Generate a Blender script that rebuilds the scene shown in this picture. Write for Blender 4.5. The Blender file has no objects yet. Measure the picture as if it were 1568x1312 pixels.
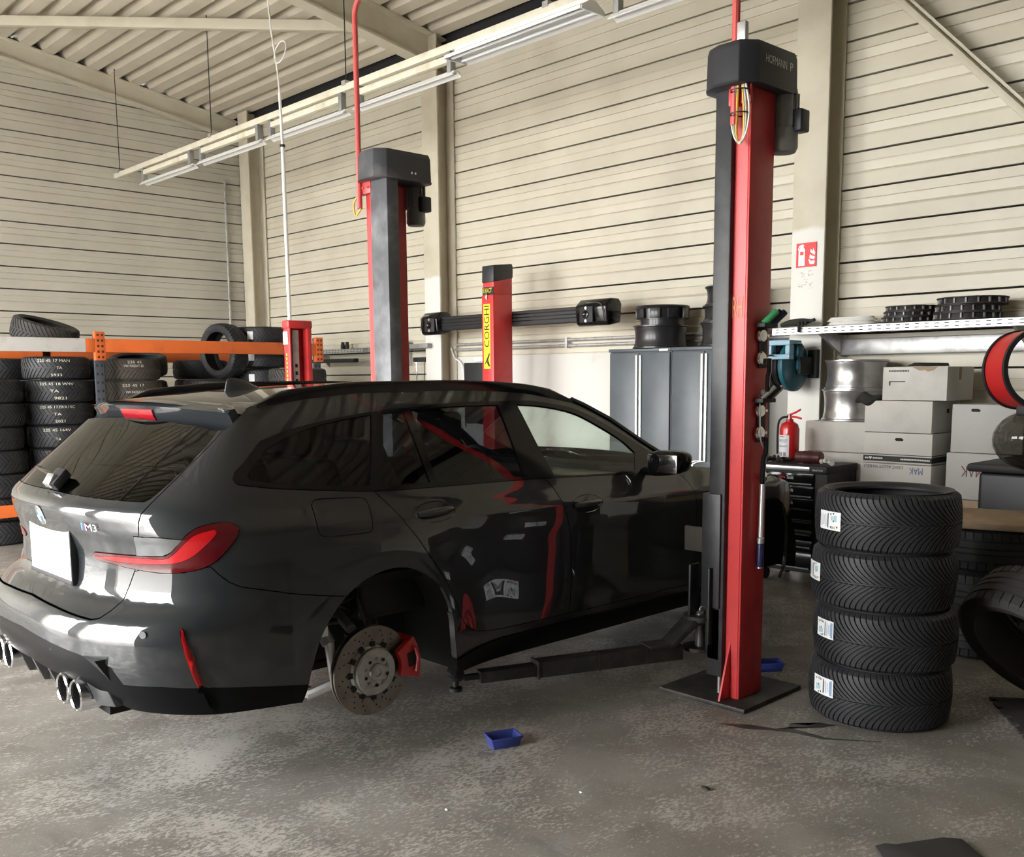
import bpy, bmesh, math, random
import numpy as np
from mathutils import Vector, Matrix
from mathutils.geometry import delaunay_2d_cdt
random.seed(11)
SCN = bpy.context.scene
COL = SCN.collection
R = math.radians
PI = math.pi

# ------------------------------------------------------------------ camera
def make_camera():
    yaw, pitch, roll = R(45.9049), R(7.2246), R(-0.4207)
    fpx, cx, cy = 1477.62, 793.0, 764.94
    sy, cyw, sp, cp = math.sin(yaw), math.cos(yaw), math.sin(pitch), math.cos(pitch)
    f = Vector((-sy*cp, cyw*cp, -sp)); r = Vector((cyw, sy, 0)); u = r.cross(f)
    r2 = r*math.cos(roll) + u*math.sin(roll); u2 = u*math.cos(roll) - r*math.sin(roll)
    m = Matrix((( r2.x, u2.x, -f.x, 0), (r2.y, u2.y, -f.y, 0), (r2.z, u2.z, -f.z, 1.58), (0, 0, 0, 1)))
    cd = bpy.data.cameras.new('camera'); co = bpy.data.objects.new('camera', cd); COL.objects.link(co)
    cd.sensor_fit = 'HORIZONTAL'; cd.sensor_width = 36; cd.lens = fpx/1568*36
    cd.shift_x = (784-cx)/1568; cd.shift_y = (cy-656)/1568
    cd.clip_start = .05; cd.clip_end = 200
    co.matrix_world = m
    SCN.camera = co
make_camera()

# ------------------------------------------------------------------ daylight
WORLD_STRENGTH = 20.0
EXPOSURE = 0.0
DOORS = [(-12.6, -8.4), (-7.4, -2.9)]      # open roller doors in the front wall, X ranges
DOOR_H = 4.1
YF = -3.2                                              # front wall
def make_light():
    w = bpy.data.worlds.new('sky'); SCN.world = w; w.use_nodes = True
    bg = w.node_tree.nodes['Background']
    bg.inputs[0].default_value = (1.0, 0.995, 0.98, 1); bg.inputs[1].default_value = WORLD_STRENGTH
    for x0, x1 in DOORS:
        ld = bpy.data.lights.new('door_portal', 'AREA'); ld.shape = 'RECTANGLE'; ld.size = x1-x0; ld.size_y = DOOR_H
        ld.cycles.is_portal = True
        lo = bpy.data.objects.new('door_portal', ld); COL.objects.link(lo)
        lo.location = ((x0+x1)/2, YF-.2, DOOR_H/2); lo.rotation_euler = (R(90), 0, 0)
make_light()
SCN.view_settings.view_transform = 'Standard'; SCN.view_settings.look = 'None'
SCN.view_settings.gamma = 1; SCN.view_settings.use_curve_mapping = False
SCN.view_settings.exposure = EXPOSURE
SCN.cycles.max_bounces = 8; SCN.cycles.diffuse_bounces = 4; SCN.cycles.glossy_bounces = 4
SCN.cycles.transparent_max_bounces = 10

# ------------------------------------------------------------------ helpers
MATS = {}
def mat(name, col, rough=.5, metal=0., var=None, bump=None, coat=0., spec=.5, rvar=None, emit=None):
    """var=(colour2, scale, detail, lo, hi); bump=(scale, strength); rvar=(scale, lo, hi)"""
    if name in MATS: return MATS[name]
    m = bpy.data.materials.new(name); m.use_nodes = True; MATS[name] = m
    nt = m.node_tree; b = nt.nodes['Principled BSDF']
    b.inputs['Base Color'].default_value = (*col, 1); b.inputs['Roughness'].default_value = rough
    b.inputs['Metallic'].default_value = metal; b.inputs['Coat Weight'].default_value = coat
    b.inputs['Coat Roughness'].default_value = .04; b.inputs['Specular IOR Level'].default_value = spec
    tc = nt.nodes.new('ShaderNodeTexCoord')
    def noise(scale, detail=4, rough_=.55):
        n = nt.nodes.new('ShaderNodeTexNoise'); n.inputs['Scale'].default_value = scale
        n.inputs['Detail'].default_value = detail; n.inputs['Roughness'].default_value = rough_
        nt.links.new(tc.outputs['Object'], n.inputs['Vector']); return n
    if var:
        c2, sc, det, lo, hi = var
        n = noise(sc, det); mr = nt.nodes.new('ShaderNodeMapRange')
        mr.inputs[1].default_value = lo; mr.inputs[2].default_value = hi; nt.links.new(n.outputs[0], mr.inputs[0])
        mx = nt.nodes.new('ShaderNodeMix'); mx.data_type = 'RGBA'
        mx.inputs[6].default_value = (*col, 1); mx.inputs[7].default_value = (*c2, 1)
        nt.links.new(mr.outputs[0], mx.inputs[0]); nt.links.new(mx.outputs[2], b.inputs['Base Color'])
    if rvar:
        n = noise(rvar[0], 5); mr = nt.nodes.new('ShaderNodeMapRange'); mr.inputs[1].default_value = .35; mr.inputs[2].default_value = .65
        mr.inputs[3].default_value = rvar[1]; mr.inputs[4].default_value = rvar[2]
        nt.links.new(n.outputs[0], mr.inputs[0]); nt.links.new(mr.outputs[0], b.inputs['Roughness'])
    if bump:
        n = noise(bump[0], 5); bp = nt.nodes.new('ShaderNodeBump'); bp.inputs['Strength'].default_value = bump[1]
        bp.inputs['Distance'].default_value = .01
        nt.links.new(n.outputs[0], bp.inputs['Height']); nt.links.new(bp.outputs[0], b.inputs['Normal'])
    if emit: b.inputs['Emission Color'].default_value = (*emit[0], 1); b.inputs['Emission Strength'].default_value = emit[1]
    return m

def glass(name, tint, refl=.06):
    m = bpy.data.materials.new(name); m.use_nodes = True; nt = m.node_tree; nt.nodes.clear(); MATS[name] = m
    out = nt.nodes.new('ShaderNodeOutputMaterial'); mx = nt.nodes.new('ShaderNodeMixShader'); tr = nt.nodes.new('ShaderNodeBsdfTransparent'); gl = nt.nodes.new('ShaderNodeBsdfGlossy')
    fr = nt.nodes.new('ShaderNodeFresnel'); ge = nt.nodes.new('ShaderNodeNewGeometry'); mr = nt.nodes.new('ShaderNodeMapRange'); mr.inputs[3].default_value = 1.5; mr.inputs[4].default_value = 1/1.5; nt.links.new(ge.outputs['Backfacing'], mr.inputs[0]); nt.links.new(mr.outputs[0], fr.inputs[0]); gl.inputs['Roughness'].default_value = .01; tr.inputs[0].default_value = (*tint, 1)
    nt.links.new(fr.outputs[0], mx.inputs[0]); nt.links.new(tr.outputs[0], mx.inputs[1]); nt.links.new(gl.outputs[0], mx.inputs[2]); nt.links.new(mx.outputs[0], out.inputs[0]); return m

class MB:
    """collects vertices and faces of ONE mesh object"""
    def __init__(s): s.v = []; s.f = []
    def add(s, vs, fs):
        o = len(s.v); s.v += [tuple(map(float, q)) for q in vs]; s.f += [tuple(i+o for i in q) for q in fs]; return s
    def box(s, x0, x1, y0, y1, z0, z1):
        return s.add([(x0,y0,z0),(x1,y0,z0),(x1,y1,z0),(x0,y1,z0),(x0,y0,z1),(x1,y0,z1),(x1,y1,z1),(x0,y1,z1)],
                     [(3,2,1,0),(4,5,6,7),(0,1,5,4),(1,2,6,5),(2,3,7,6),(3,0,4,7)])
    def obox(s, c, ax, ay, az):
        """oriented box: centre + three half-axis vectors"""
        c, ax, ay, az = map(Vector, (c, ax, ay, az))
        vs = [c+ax*i+ay*j+az*k for k in (-1,1) for i, j in ((-1,-1),(1,-1),(1,1),(-1,1))]
        fs = [(3,2,1,0),(4,5,6,7),(0,1,5,4),(1,2,6,5),(2,3,7,6),(3,0,4,7)]
        if ax.cross(ay).dot(az) < 0: fs = [q[::-1] for q in fs]
        return s.add(vs, fs)
    def beam(s, p0, p1, w, h, up=(0,0,1)):
        p0, p1 = Vector(p0), Vector(p1); d = (p1-p0); a = d.normalized(); b = a.cross(Vector(up)).normalized(); c = b.cross(a)
        return s.obox((p0+p1)/2, d/2, b*(w/2), c*(h/2))
    def prism(s, poly, plane, t0, t1):
        """extrude a 2-D polygon; plane 'xy','xz','yz' and the third axis from t0 to t1"""
        def P(a, b, t): return {'xy': (a, b, t), 'xz': (a, t, b), 'yz': (t, a, b)}[plane]
        n = len(poly); vs = [P(a, b, t0) for a, b in poly] + [P(a, b, t1) for a, b in poly]
        fs = [tuple(range(n))[::-1], tuple(range(n, 2*n))] + [(i, (i+1) % n, n+(i+1) % n, n+i) for i in range(n)]
        area = sum(poly[i][0]*poly[(i+1) % n][1]-poly[(i+1) % n][0]*poly[i][1] for i in range(n))
        flip = (area < 0) ^ (t1 < t0) ^ (plane == 'xz')
        if flip: fs = [q[::-1] for q in fs]
        return s.add(vs, fs)
    def tube(s, pts, r, n=8, caps=True, radii=None, closed=False):
        pts = [Vector(q) for q in pts]; m = len(pts)
        T = []
        for i in range(m):
            a = pts[(i-1) % m] if (i > 0 or closed) else pts[i]; b = pts[(i+1) % m] if (i < m-1 or closed) else pts[i]
            T.append((b-a).normalized())
        u = T[0].orthogonal().normalized(); vs = []
        for i in range(m):
            u = (u - T[i]*u.dot(T[i])).normalized(); w = T[i].cross(u); rr = radii[i] if radii else r
            vs += [pts[i]+(u*math.cos(2*PI*k/n)+w*math.sin(2*PI*k/n))*rr for k in range(n)]
        fs = []
        for i in range(m if closed else m-1):
            j = (i+1) % m
            fs += [(i*n+k, i*n+(k+1) % n, j*n+(k+1) % n, j*n+k) for k in range(n)]
        if caps and not closed: fs += [tuple(range(n))[::-1], tuple(range((m-1)*n, m*n))]
        return s.add(vs, fs)
    def cyl(s, p0, p1, r, n=20, r1=None): return s.tube([p0, p1], r, n, radii=[r, r if r1 is None else r1])
    def lathe(s, prof, c=(0,0,0), axis=(0,0,1), n=32, close=False):
        """prof: list of (radius, height along axis)"""
        c = Vector(c); a = Vector(axis).normalized(); u = a.orthogonal().normalized(); w = a.cross(u); vs = []
        for r, h in prof:
            vs += [c + a*h + (u*math.cos(2*PI*k/n)+w*math.sin(2*PI*k/n))*max(r, 1e-4) for k in range(n)]
        m = len(prof); fs = []
        for i in range(m if close else m-1):
            j = (i+1) % m
            fs += [(i*n+k, i*n+(k+1) % n, j*n+(k+1) % n, j*n+k) for k in range(n)]
        if not close: fs += [tuple(range(n))[::-1], tuple(range((m-1)*n, m*n))]
        return s.add(vs, fs)
    def sphere(s, c, r, nu=16, nv=8, sc=(1,1,1)):
        vs = []; 
        for i in range(nv+1):
            t = -PI/2+PI*i/nv
            vs += [(c[0]+r*sc[0]*max(math.cos(t),1e-3)*math.cos(2*PI*k/nu), c[1]+r*sc[1]*max(math.cos(t),1e-3)*math.sin(2*PI*k/nu), c[2]+r*sc[2]*math.sin(t)) for k in range(nu)]
        fs = [(i*nu+k, i*nu+(k+1) % nu, (i+1)*nu+(k+1) % nu, (i+1)*nu+k) for i in range(nv) for k in range(nu)]
        return s.add(vs, fs)
    def mesh(s, name, m=None, bevel=0, smooth=35, seg=2):
        me = bpy.data.meshes.new(name); me.from_pydata(s.v, [], s.f)
        if bevel:
            bm = bmesh.new(); bm.from_mesh(me)
            es = [e for e in bm.edges if len(e.link_faces) == 2 and e.calc_face_angle(0) > R(25)]
            bmesh.ops.bevel(bm, geom=es, offset=bevel, segments=seg, profile=.5, affect='EDGES', clamp_overlap=True)
            bm.to_mesh(me); bm.free()
        if smooth:
            me.polygons.foreach_set('use_smooth', [True]*len(me.polygons)); me.set_sharp_from_angle(angle=R(smooth))
        if m: me.materials.append(m)
        me.update(); return me
    def build(s, name, m, parent=None, bevel=0, smooth=35, seg=2, label=None):
        return link(name, s.mesh(name, m, bevel, smooth, seg), parent, label)

def link(name, me, parent=None, label=None):
    o = bpy.data.objects.new(name, me); COL.objects.link(o)
    if parent is not None:
        o.parent = parent
        if parent.get('_w') is not None: o.matrix_parent_inverse = Matrix.Translation(-Vector(parent.location))
    if label: o['label'] = label
    return o
WORLDROOTS = []
def thing(name, label, cat, loc=(0,0,0), rz=0, group=None, world=True):
    """Empty at a thing's base.  world=True: its parts are given in room coordinates"""
    o = bpy.data.objects.new(name, None); COL.objects.link(o); o.location = loc; o.rotation_euler = (0, 0, rz)
    o.empty_display_size = .1
    o['label'] = label; o['category'] = cat
    if group: o['group'] = group
    if world: o['_w'] = 1; WORLDROOTS.append(o)
    return o
def tag(o, label, cat, group=None, kind=None):
    o['label'] = label; o['category'] = cat
    if group: o['group'] = group
    if kind: o['kind'] = kind
    return o
def struct(o, label=None):
    o['kind'] = 'structure'
    if label: o['label'] = label
    return o
def copy_tree(o, parent=None, loc=None, rot=None, label=None):
    c = o.copy(); COL.objects.link(c); c.parent = parent
    if loc is not None: c.location = loc
    if rot is not None: c.rotation_euler = rot
    if label: c['label'] = label
    for ch in list(o.children): copy_tree(ch, c)
    return c
def text_mb(body, size, fit=None):
    """flat lettering in the xy plane, centred; returns (verts, faces)"""
    cu = bpy.data.curves.new('t', 'FONT'); cu.body = body; cu.size = size; cu.align_x = 'CENTER'; cu.align_y = 'CENTER'; cu.resolution_u = 2
    ob = bpy.data.objects.new('t', cu)
    me = bpy.data.meshes.new_from_object(ob)
    vs = [tuple(q.co) for q in me.vertices]; fs = [tuple(p.vertices) for p in me.polygons]
    bpy.data.objects.remove(ob); bpy.data.curves.remove(cu); bpy.data.meshes.remove(me)
    if fit and vs:
        xs = [q[0] for q in vs]; ys = [q[1] for q in vs]
        cx, cy = (min(xs)+max(xs))/2, (min(ys)+max(ys))/2; kx = fit[0]/(max(xs)-min(xs)); ky = fit[1]/(max(ys)-min(ys))
        vs = [((q[0]-cx)*kx, (q[1]-cy)*ky, 0) for q in vs]
    return vs, fs
def lettering(name, body, fit, c, right, up, m, parent, lift=.0015):
    """flat printed letters at point c with given right and up directions"""
    vs, fs = text_mb(body, .1, fit); r = Vector(right).normalized(); u = Vector(up).normalized(); n = r.cross(u)
    c = Vector(c)+n*lift
    return MB().add([c+r*q[0]+u*q[1] for q in vs], fs).build(name, m, parent, smooth=0)
def arc(c, r, a0, a1, n, ax, ay):
    c, ax, ay = Vector(c), Vector(ax), Vector(ay)
    return [c+ax*(r*math.cos(a0+(a1-a0)*i/n))+ay*(r*math.sin(a0+(a1-a0)*i/n)) for i in range(n+1)]
def smooth_path(pts, n=8):
    pts = [Vector(p) for p in pts]; out = []
    for i in range(len(pts)-1):
        p0 = pts[max(i-1, 0)]; p1 = pts[i]; p2 = pts[i+1]; p3 = pts[min(i+2, len(pts)-1)]
        for k in range(n):
            t = k/n
            out.append(.5*((2*p1)+(p2-p0)*t+(2*p0-5*p1+4*p2-p3)*t*t+(3*p1-p0-3*p2+p3)*t**3))
    return out+[pts[-1]]

# ------------------------------------------------------------------ materials
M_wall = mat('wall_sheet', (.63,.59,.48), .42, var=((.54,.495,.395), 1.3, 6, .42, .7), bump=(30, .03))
M_wallshade = mat('wall_sheet_shaded', (.55,.52,.44), .42, var=((.48,.45,.38), 1.3, 6, .42, .7), bump=(30, .03))  # darker copy of the cream sheet: the end wall's shade is in the colour
M_ceil = mat('ceiling_sheet', (.60,.545,.445), .45, var=((.53,.48,.39), 2, 4, .4, .7))
M_steel = mat('cream_steel', (.60,.56,.45), .5, var=((.50,.45,.34), 2.2, 6, .45, .75), bump=(12, .05))
M_plaster = mat('white_plaster', (.66,.65,.61), .85, var=((.40,.30,.18), .8, 8, .60, .70), bump=(25, .25))
M_dark = mat('dark_gap', (.012,.012,.013), .8)
M_red = mat('red_paint', (.62,.045,.045), .38, var=((.45,.03,.035), 5, 8, .52, .75), bump=(40, .03))
M_darkred = mat('darkred_plastic', (.10,.02,.02), .4)
M_black = mat('black_paint', (.018,.019,.022), .45, var=((.045,.046,.05), 9, 8, .5, .8), bump=(30, .05))
M_blackg = mat('black_gloss', (.007,.007,.008), .10, spec=.38)
M_blackm = mat('black_matte', (.015,.015,.016), .6)
M_scuff = mat('scuffed_black', (.075,.078,.085), .5, var=((.24,.245,.26), 4, 10, .40, .70), bump=(20, .1))
M_plastic = mat('grey_plastic', (.055,.057,.064), .5, var=((.22,.22,.22), 3.5, 8, .5, .8))
M_plasticd = mat('dark_plastic', (.022,.023,.028), .42)
M_rubber = mat('tyre_rubber', (.0165,.0175,.0205), .58, bump=(60, .12), var=((.026,.027,.030), 8, 4, .4, .7))
M_rubber2 = mat('worn_rubber', (.028,.027,.026), .75, bump=(60, .12), var=((.05,.046,.04), 5, 5, .4, .7))
M_rubber3 = mat('dusty_rubber', (.075,.065,.052), .85, bump=(60, .12), var=((.05,.045,.038), 5, 5, .4, .7))
M_orange = mat('orange_paint', (.72,.15,.03), .5, var=((.50,.10,.03), 4, 6, .55, .8))
M_white = mat('white_paint', (.78,.77,.74), .5, var=((.62,.60,.56), 6, 6, .55, .8))
M_label = mat('white_label', (.82,.83,.84), .5)
M_zinc = mat('galvanised', (.55,.55,.54), .45, .7, var=((.38,.38,.38), 12, 5, .45, .7))
M_alu = mat('aluminium', (.62,.62,.62), .32, .9)
M_chrome = mat('chrome', (.75,.75,.76), .12, 1.)
M_steelbare = mat('bare_steel', (.32,.31,.30), .38, .9, var=((.16,.14,.12), 9, 6, .5, .75))
M_castgrey = mat('cast_grey', (.30,.30,.29), .5, .3, var=((.18,.18,.175), 6, 5, .5, .7))
M_card = mat('white_carton', (.62,.60,.56), .9, var=((.50,.48,.44), 3, 6, .5, .75), bump=(14, .12))
M_cardb = mat('brown_carton', (.36,.27,.18), .9, var=((.46,.36,.25), 5, 5, .45, .7), bump=(14, .12))
M_cabinet = mat('grey_cabinet', (.105,.125,.14), .38, var=((.085,.10,.115), 4, 4, .4, .7))
M_blue = mat('blue_plastic', (.035,.055,.26), .45)
M_teal = mat('teal_plastic', (.012,.10,.14), .4)
M_lblue = mat('pale_blue_plastic', (.27,.46,.58), .45)
M_yellow = mat('yellow_print', (.85,.72,.03), .5)
M_redp = mat('red_print', (.75,.03,.03), .5)
M_print = mat('black_print', (.02,.02,.02), .6)
M_grime = mat('greasy_steel', (.022,.021,.019), .55, .2, var=((.07,.062,.05), 8, 8, .45, .75), bump=(40, .15))
M_cable = mat('black_cable', (.012,.012,.013), .5)
M_chalk = mat('chalk', (.62,.60,.50), .9)
M_rag = mat('dark_cloth', (.02,.021,.018), .9, bump=(30, .4))
# ------------------------------------------------------------------ the hall
YB, XL, XR = 7.60, -13.90, 4.6          # back wall, end wall, right wall
ROOF0, RK = 5.40, .152                  # eave height at the back wall and roof slope
def roof_z(y): return ROOF0 + RK*(YB-y)
def floor_material():
    m = bpy.data.materials.new('worn_concrete'); m.use_nodes = True; nt = m.node_tree; b = nt.nodes['Principled BSDF']; L = nt.links.new
    tc = nt.nodes.new('ShaderNodeTexCoord')
    def noise(sc, det, dist=0., rough=.6, sx=1., sy=1., rot=0.):
        mp = nt.nodes.new('ShaderNodeMapping'); mp.inputs['Scale'].default_value = (sx, sy, 1); mp.inputs['Rotation'].default_value = (0, 0, rot)
        n = nt.nodes.new('ShaderNodeTexNoise'); n.inputs['Scale'].default_value = sc; n.inputs['Detail'].default_value = det
        n.inputs['Distortion'].default_value = dist; n.inputs['Roughness'].default_value = rough
        L(tc.outputs['Object'], mp.inputs[0]); L(mp.outputs[0], n.inputs['Vector']); return n.outputs[0]
    def ramp(x, lo, hi, a=0., c=1.):
        r = nt.nodes.new('ShaderNodeMapRange'); r.inputs[1].default_value = lo; r.inputs[2].default_value = hi
        r.inputs[3].default_value = a; r.inputs[4].default_value = c; L(x, r.inputs[0]); return r.outputs[0]
    def mix(f, c1, c2):
        x = nt.nodes.new('ShaderNodeMix'); x.data_type = 'RGBA'
        for i, q in ((6, c1), (7, c2)):
            if isinstance(q, tuple): x.inputs[i].default_value = (*q, 1)
            else: L(q, x.inputs[i])
        if isinstance(f, float): x.inputs[0].default_value = f
        else: L(f, x.inputs[0])
        return x.outputs[2]
    def mul(a, c):
        x = nt.nodes.new('ShaderNodeMath'); x.operation = 'MULTIPLY'; L(a, x.inputs[0])
        if isinstance(c, float): x.inputs[1].default_value = c
        else: L(c, x.inputs[1])
        return x.outputs[0]
    base = mix(ramp(noise(2.2, 8, .4), .38, .62), (.185,.172,.15), (.275,.26,.235))
    base = mix(ramp(noise(.55, 5), .5, .68), base, (.145,.133,.118))
    # pale flakes where the old floor paint still sticks
    def lin(x, k, c):
        q = nt.nodes.new('ShaderNodeMath'); q.operation = 'MULTIPLY_ADD'; L(x, q.inputs[0]); q.inputs[1].default_value = k; q.inputs[2].default_value = c; return q.outputs[0]
    def add(a_, c_):
        q = nt.nodes.new('ShaderNodeMath'); q.operation = 'ADD'; L(a_, q.inputs[0]); L(c_, q.inputs[1]); return q.outputs[0]
    zone = lin(noise(.75, 6, .6, .62, 1.25, .85, -.78), .72, -.36)
    mid = lin(noise(4.5, 6, .4, .65, 1.3, .9, -.78), .34, -.17)
    flk = ramp(add(add(noise(48, 8, .35, .74, 1.5, .8, -.78), zone), mid), .53, .595)
    flake = flk
    base = mix(mul(flake, .72), base, (.52,.50,.455))
    fine = ramp(noise(90, 4, 0, .7), .54, .70)
    base = mix(mul(fine, .45), base, (.42,.405,.37))
    # oil and scuff streaks
    streak = mul(ramp(noise(1.6, 7, .6, .65, .35, 1.6, -.35), .58, .70), .65)
    base = mix(streak, base, (.12,.115,.112))
    pit = ramp(noise(26, 5, 0, .6), .66, .72)
    base = mix(mul(pit, .7), base, (.10,.095,.09))
    L(base, b.inputs['Base Color'])
    L(ramp(noise(3, 6), .35, .65, .34, .62), b.inputs['Roughness'])
    bp = nt.nodes.new('ShaderNodeBump'); bp.inputs['Strength'].default_value = .25; bp.inputs['Distance'].default_value = .01
    L(flk, bp.inputs['Height']); L(bp.outputs[0], b.inputs['Normal'])
    return m
M_floor = floor_material()
fl = MB().box(XL-.3, XR+.3, YF-.3, YB+.3, -.2, 0).build('floor', M_floor, smooth=0); struct(fl, 'worn grey concrete floor with pale paint flakes')
M_out = mat('yard_asphalt', (.50,.49,.47), .9)
struct(MB().box(-40, 30, -40, YF-.3, -.25, -.05).build('ground', M_out, smooth=0), 'yard outside the doors')

# ---- sheet wall made of horizontal cassette panels
PITCH = .2885; Z_REF = 2.203
def panel_profile(alt):
    p = PITCH; g = .026 if alt else .019
    t = [(.022,.0),(.03,.030),(.275,.030),(.288,g),(.306,g),(.318,.030),(.53,.022),(.575,.036),(.61,.030),(.972,.030),(.980,.0)]
    return [(d, p*(1-q)) for q, d in t]          # (projection, height above panel bottom), listed from the top down
def wall_panels(wall, axis, plane, sign, spans, m, ztop):
    """spans: (a0, a1, zmin). Panels run along `axis`; they project from `plane` in direction `sign`"""
    for a0, a1, zmin in spans:
        k = math.floor((zmin-Z_REF)/PITCH); 
        while Z_REF+k*PITCH < ztop:
            z = Z_REF+k*PITCH; k += 1
            if z+PITCH < zmin+.05: continue
            e1 = a1
            if axis == 'y': e1 = min(a1, YB-(z-ROOF0)/RK) if z > ROOF0 else a1
            if e1-a0 < .2: continue
            pr = panel_profile(k % 2 == 0); poly = [(sign*d, h) for d, h in pr]+[(0, .0)]
            q = MB()
            if axis == 'x': q.prism([(plane+d, z+h) for d, h in poly], 'yz', a0, e1)
            else: q.prism([(plane+d, z+h) for d, h in poly], 'xz', a0, e1)
            q.build('wall_panel', m, wall, smooth=0)
wb = MB().box(XL-.2, XR+.2, YB, YB+.2, 0, ROOF0+.3).build('wall_back', M_dark, smooth=0); struct(wb, 'long wall of cream horizontal sheet panels')
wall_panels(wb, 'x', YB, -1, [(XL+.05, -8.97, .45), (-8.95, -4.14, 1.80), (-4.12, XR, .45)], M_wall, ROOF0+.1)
MB().box(XL, -8.97, YB-.035, YB, 0, .47).build('wall_base', M_plaster, wb, smooth=0)
MB().box(-4.12, XR, YB-.035, YB, 0, .47).build('wall_base', M_plaster, wb, smooth=0)
MB().box(-8.80, -4.14, YB-.06, YB, 0, 1.825).build('wall_base', M_plaster, wb, bevel=.01, label='white plastered wall base with brown stains')
wl = MB().prism([(YF-.2, 0), (YB+.2, 0), (YB+.2, ROOF0+.05), (YF-.2, roof_z(YF-.2)+.1)], 'yz', XL-.2, XL).build('wall_left', M_dark, smooth=0); struct(wl, 'end wall of horizontal sheet panels with shade put into their colour')
wall_panels(wl, 'y', XL, 1, [(YF, YB-.02, .2)], M_wallshade, roof_z(YF))
M_rw = mat('right_wall', (.17,.165,.155), .7)
struct(MB().prism([(YF-.2, 0), (YB+.2, 0), (YB+.2, ROOF0+.05), (YF-.2, roof_z(YF-.2)+.1)], 'yz', XR, XR+.2).build('wall_right', M_rw, smooth=0), 'side wall behind the photographer')
# front wall with two open roller doors
q = MB(); xs = [XL-.2]+[v for d in DOORS for v in d]+[XR+.2]
for i in range(0, len(xs), 2): q.box(xs[i], xs[i+1], YF-.2, YF, 0, DOOR_H)
q.box(XL-.2, XR+.2, YF-.2, YF, DOOR_H, roof_z(YF)+.1)
wf = q.build('wall_front', M_wallshade, smooth=0); struct(wf, 'front wall with two open roller doors')
for i, (x0, x1) in enumerate(DOORS):
    d = MB()
    for a in (x0-.06, x1): d.box(a, a+.06, YF-.05, YF+.05, 0, DOOR_H)
    d.cyl((x0-.1, YF+.18, DOOR_H+.2), (x1+.1, YF+.18, DOOR_H+.2), .18, 20)
    struct(d.build('door_%d' % (i+1), M_zinc), 'rolled up steel roller door')
# ---- trapezoidal sheet ceiling, ribs run along the hall
prof = []; y = YB+.1; w = .28
while y > YF-.3:
    for dy, dz in ((0, 0), (-.14, 0), (-.165, .105), (-.255, .105)): prof.append((y+dy, roof_z(y+dy)+dz))
    y -= w
top = [(a, b+.02) for a, b in reversed(prof)]
c = MB(); n = len(prof)
vs = [(XL-.1, a, b) for a, b in prof]+[(XR+.1, a, b) for a, b in prof]; fs = [(i, i+1, n+i+1, n+i) for i in range(n-1)]
c.add(vs, fs)
vs = [(XL-.1, a, b+.13) for a, b in prof]+[(XR+.1, a, b+.13) for a, b in prof]
c.add([(XL-.2, YB+.2, roof_z(YB)+.2), (XR+.2, YB+.2, roof_z(YB)+.2), (XR+.2, YF-.3, roof_z(YF)+.25), (XL-.2, YF-.3, roof_z(YF)+.25)], [(0, 1, 2, 3)])
ce = c.build('ceiling', M_ceil, smooth=0); struct(ce, 'sloping ceiling of beige trapezoidal ribbed sheet')

# ---- steel frame
def h_column(x0, x1, yf, z1, label, cat='column', white=None):
    t = thing('steel_column', label, cat, ((x0+x1)/2, (yf+YB)/2, 0)); xm = (x0+x1)/2
    y1 = YB-.04
    MB().box(x0, x1, yf, yf+.022, 0, z1).build('flange', white or M_steel, t, bevel=.003)
    MB().box(x0, x1, y1-.022, y1, 0, z1).build('flange', M_steel, t, bevel=.003)
    MB().box(xm-.008, xm+.008, yf+.022, y1-.022, 0, z1).build('web', M_steel, t)
    MB().box(x0-.04, x1+.04, yf-.04, y1, 0, .025).build('foot_plate', M_steel, t)
    return t
def white_col_material():
    m = M_steel.copy(); m.name = 'column_repainted'; nt = m.node_tree; b = nt.nodes['Principled BSDF']
    src = b.inputs['Base Color'].links[0].from_socket
    tc = nt.nodes.new('ShaderNodeTexCoord'); sp = nt.nodes.new('ShaderNodeSeparateXYZ'); nt.links.new(tc.outputs['Object'], sp.inputs[0])
    ns = nt.nodes.new('ShaderNodeTexNoise'); ns.inputs['Scale'].default_value = 5; nt.links.new(tc.outputs['Object'], ns.inputs['Vector'])
    ad = nt.nodes.new('ShaderNodeMath'); ad.operation = 'MULTIPLY_ADD'; ad.inputs[1].default_value = .12; nt.links.new(ns.outputs[0], ad.inputs[0]); nt.links.new(sp.outputs[2], ad.inputs[2])
    mr = nt.nodes.new('ShaderNodeMapRange'); mr.inputs[1].default_value = 2.80; mr.inputs[2].default_value = 2.84; nt.links.new(ad.outputs[0], mr.inputs[0])
    mx = nt.nodes.new('ShaderNodeMix'); mx.data_type = 'RGBA'; mx.inputs[6].default_value = (.72,.71,.66,1)
    nt.links.new(mr.outputs[0], mx.inputs[0]); nt.links.new(src, mx.inputs[7]); nt.links.new(mx.outputs[2], b.inputs['Base Color'])
    return m
M_colw = white_col_material()
h_column(-9.09, -8.81, 7.30, ROOF0+.02, 'cream steel H column behind the far red lift post', white=M_colw)
h_column(-4.27, -3.98, 7.30, ROOF0+.02, 'cream steel H column with the fire extinguisher sign', white=M_colw)
h_column(-13.36, -13.10, 7.30, ROOF0+.02, 'cream steel column in the corner of the hall')
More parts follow.
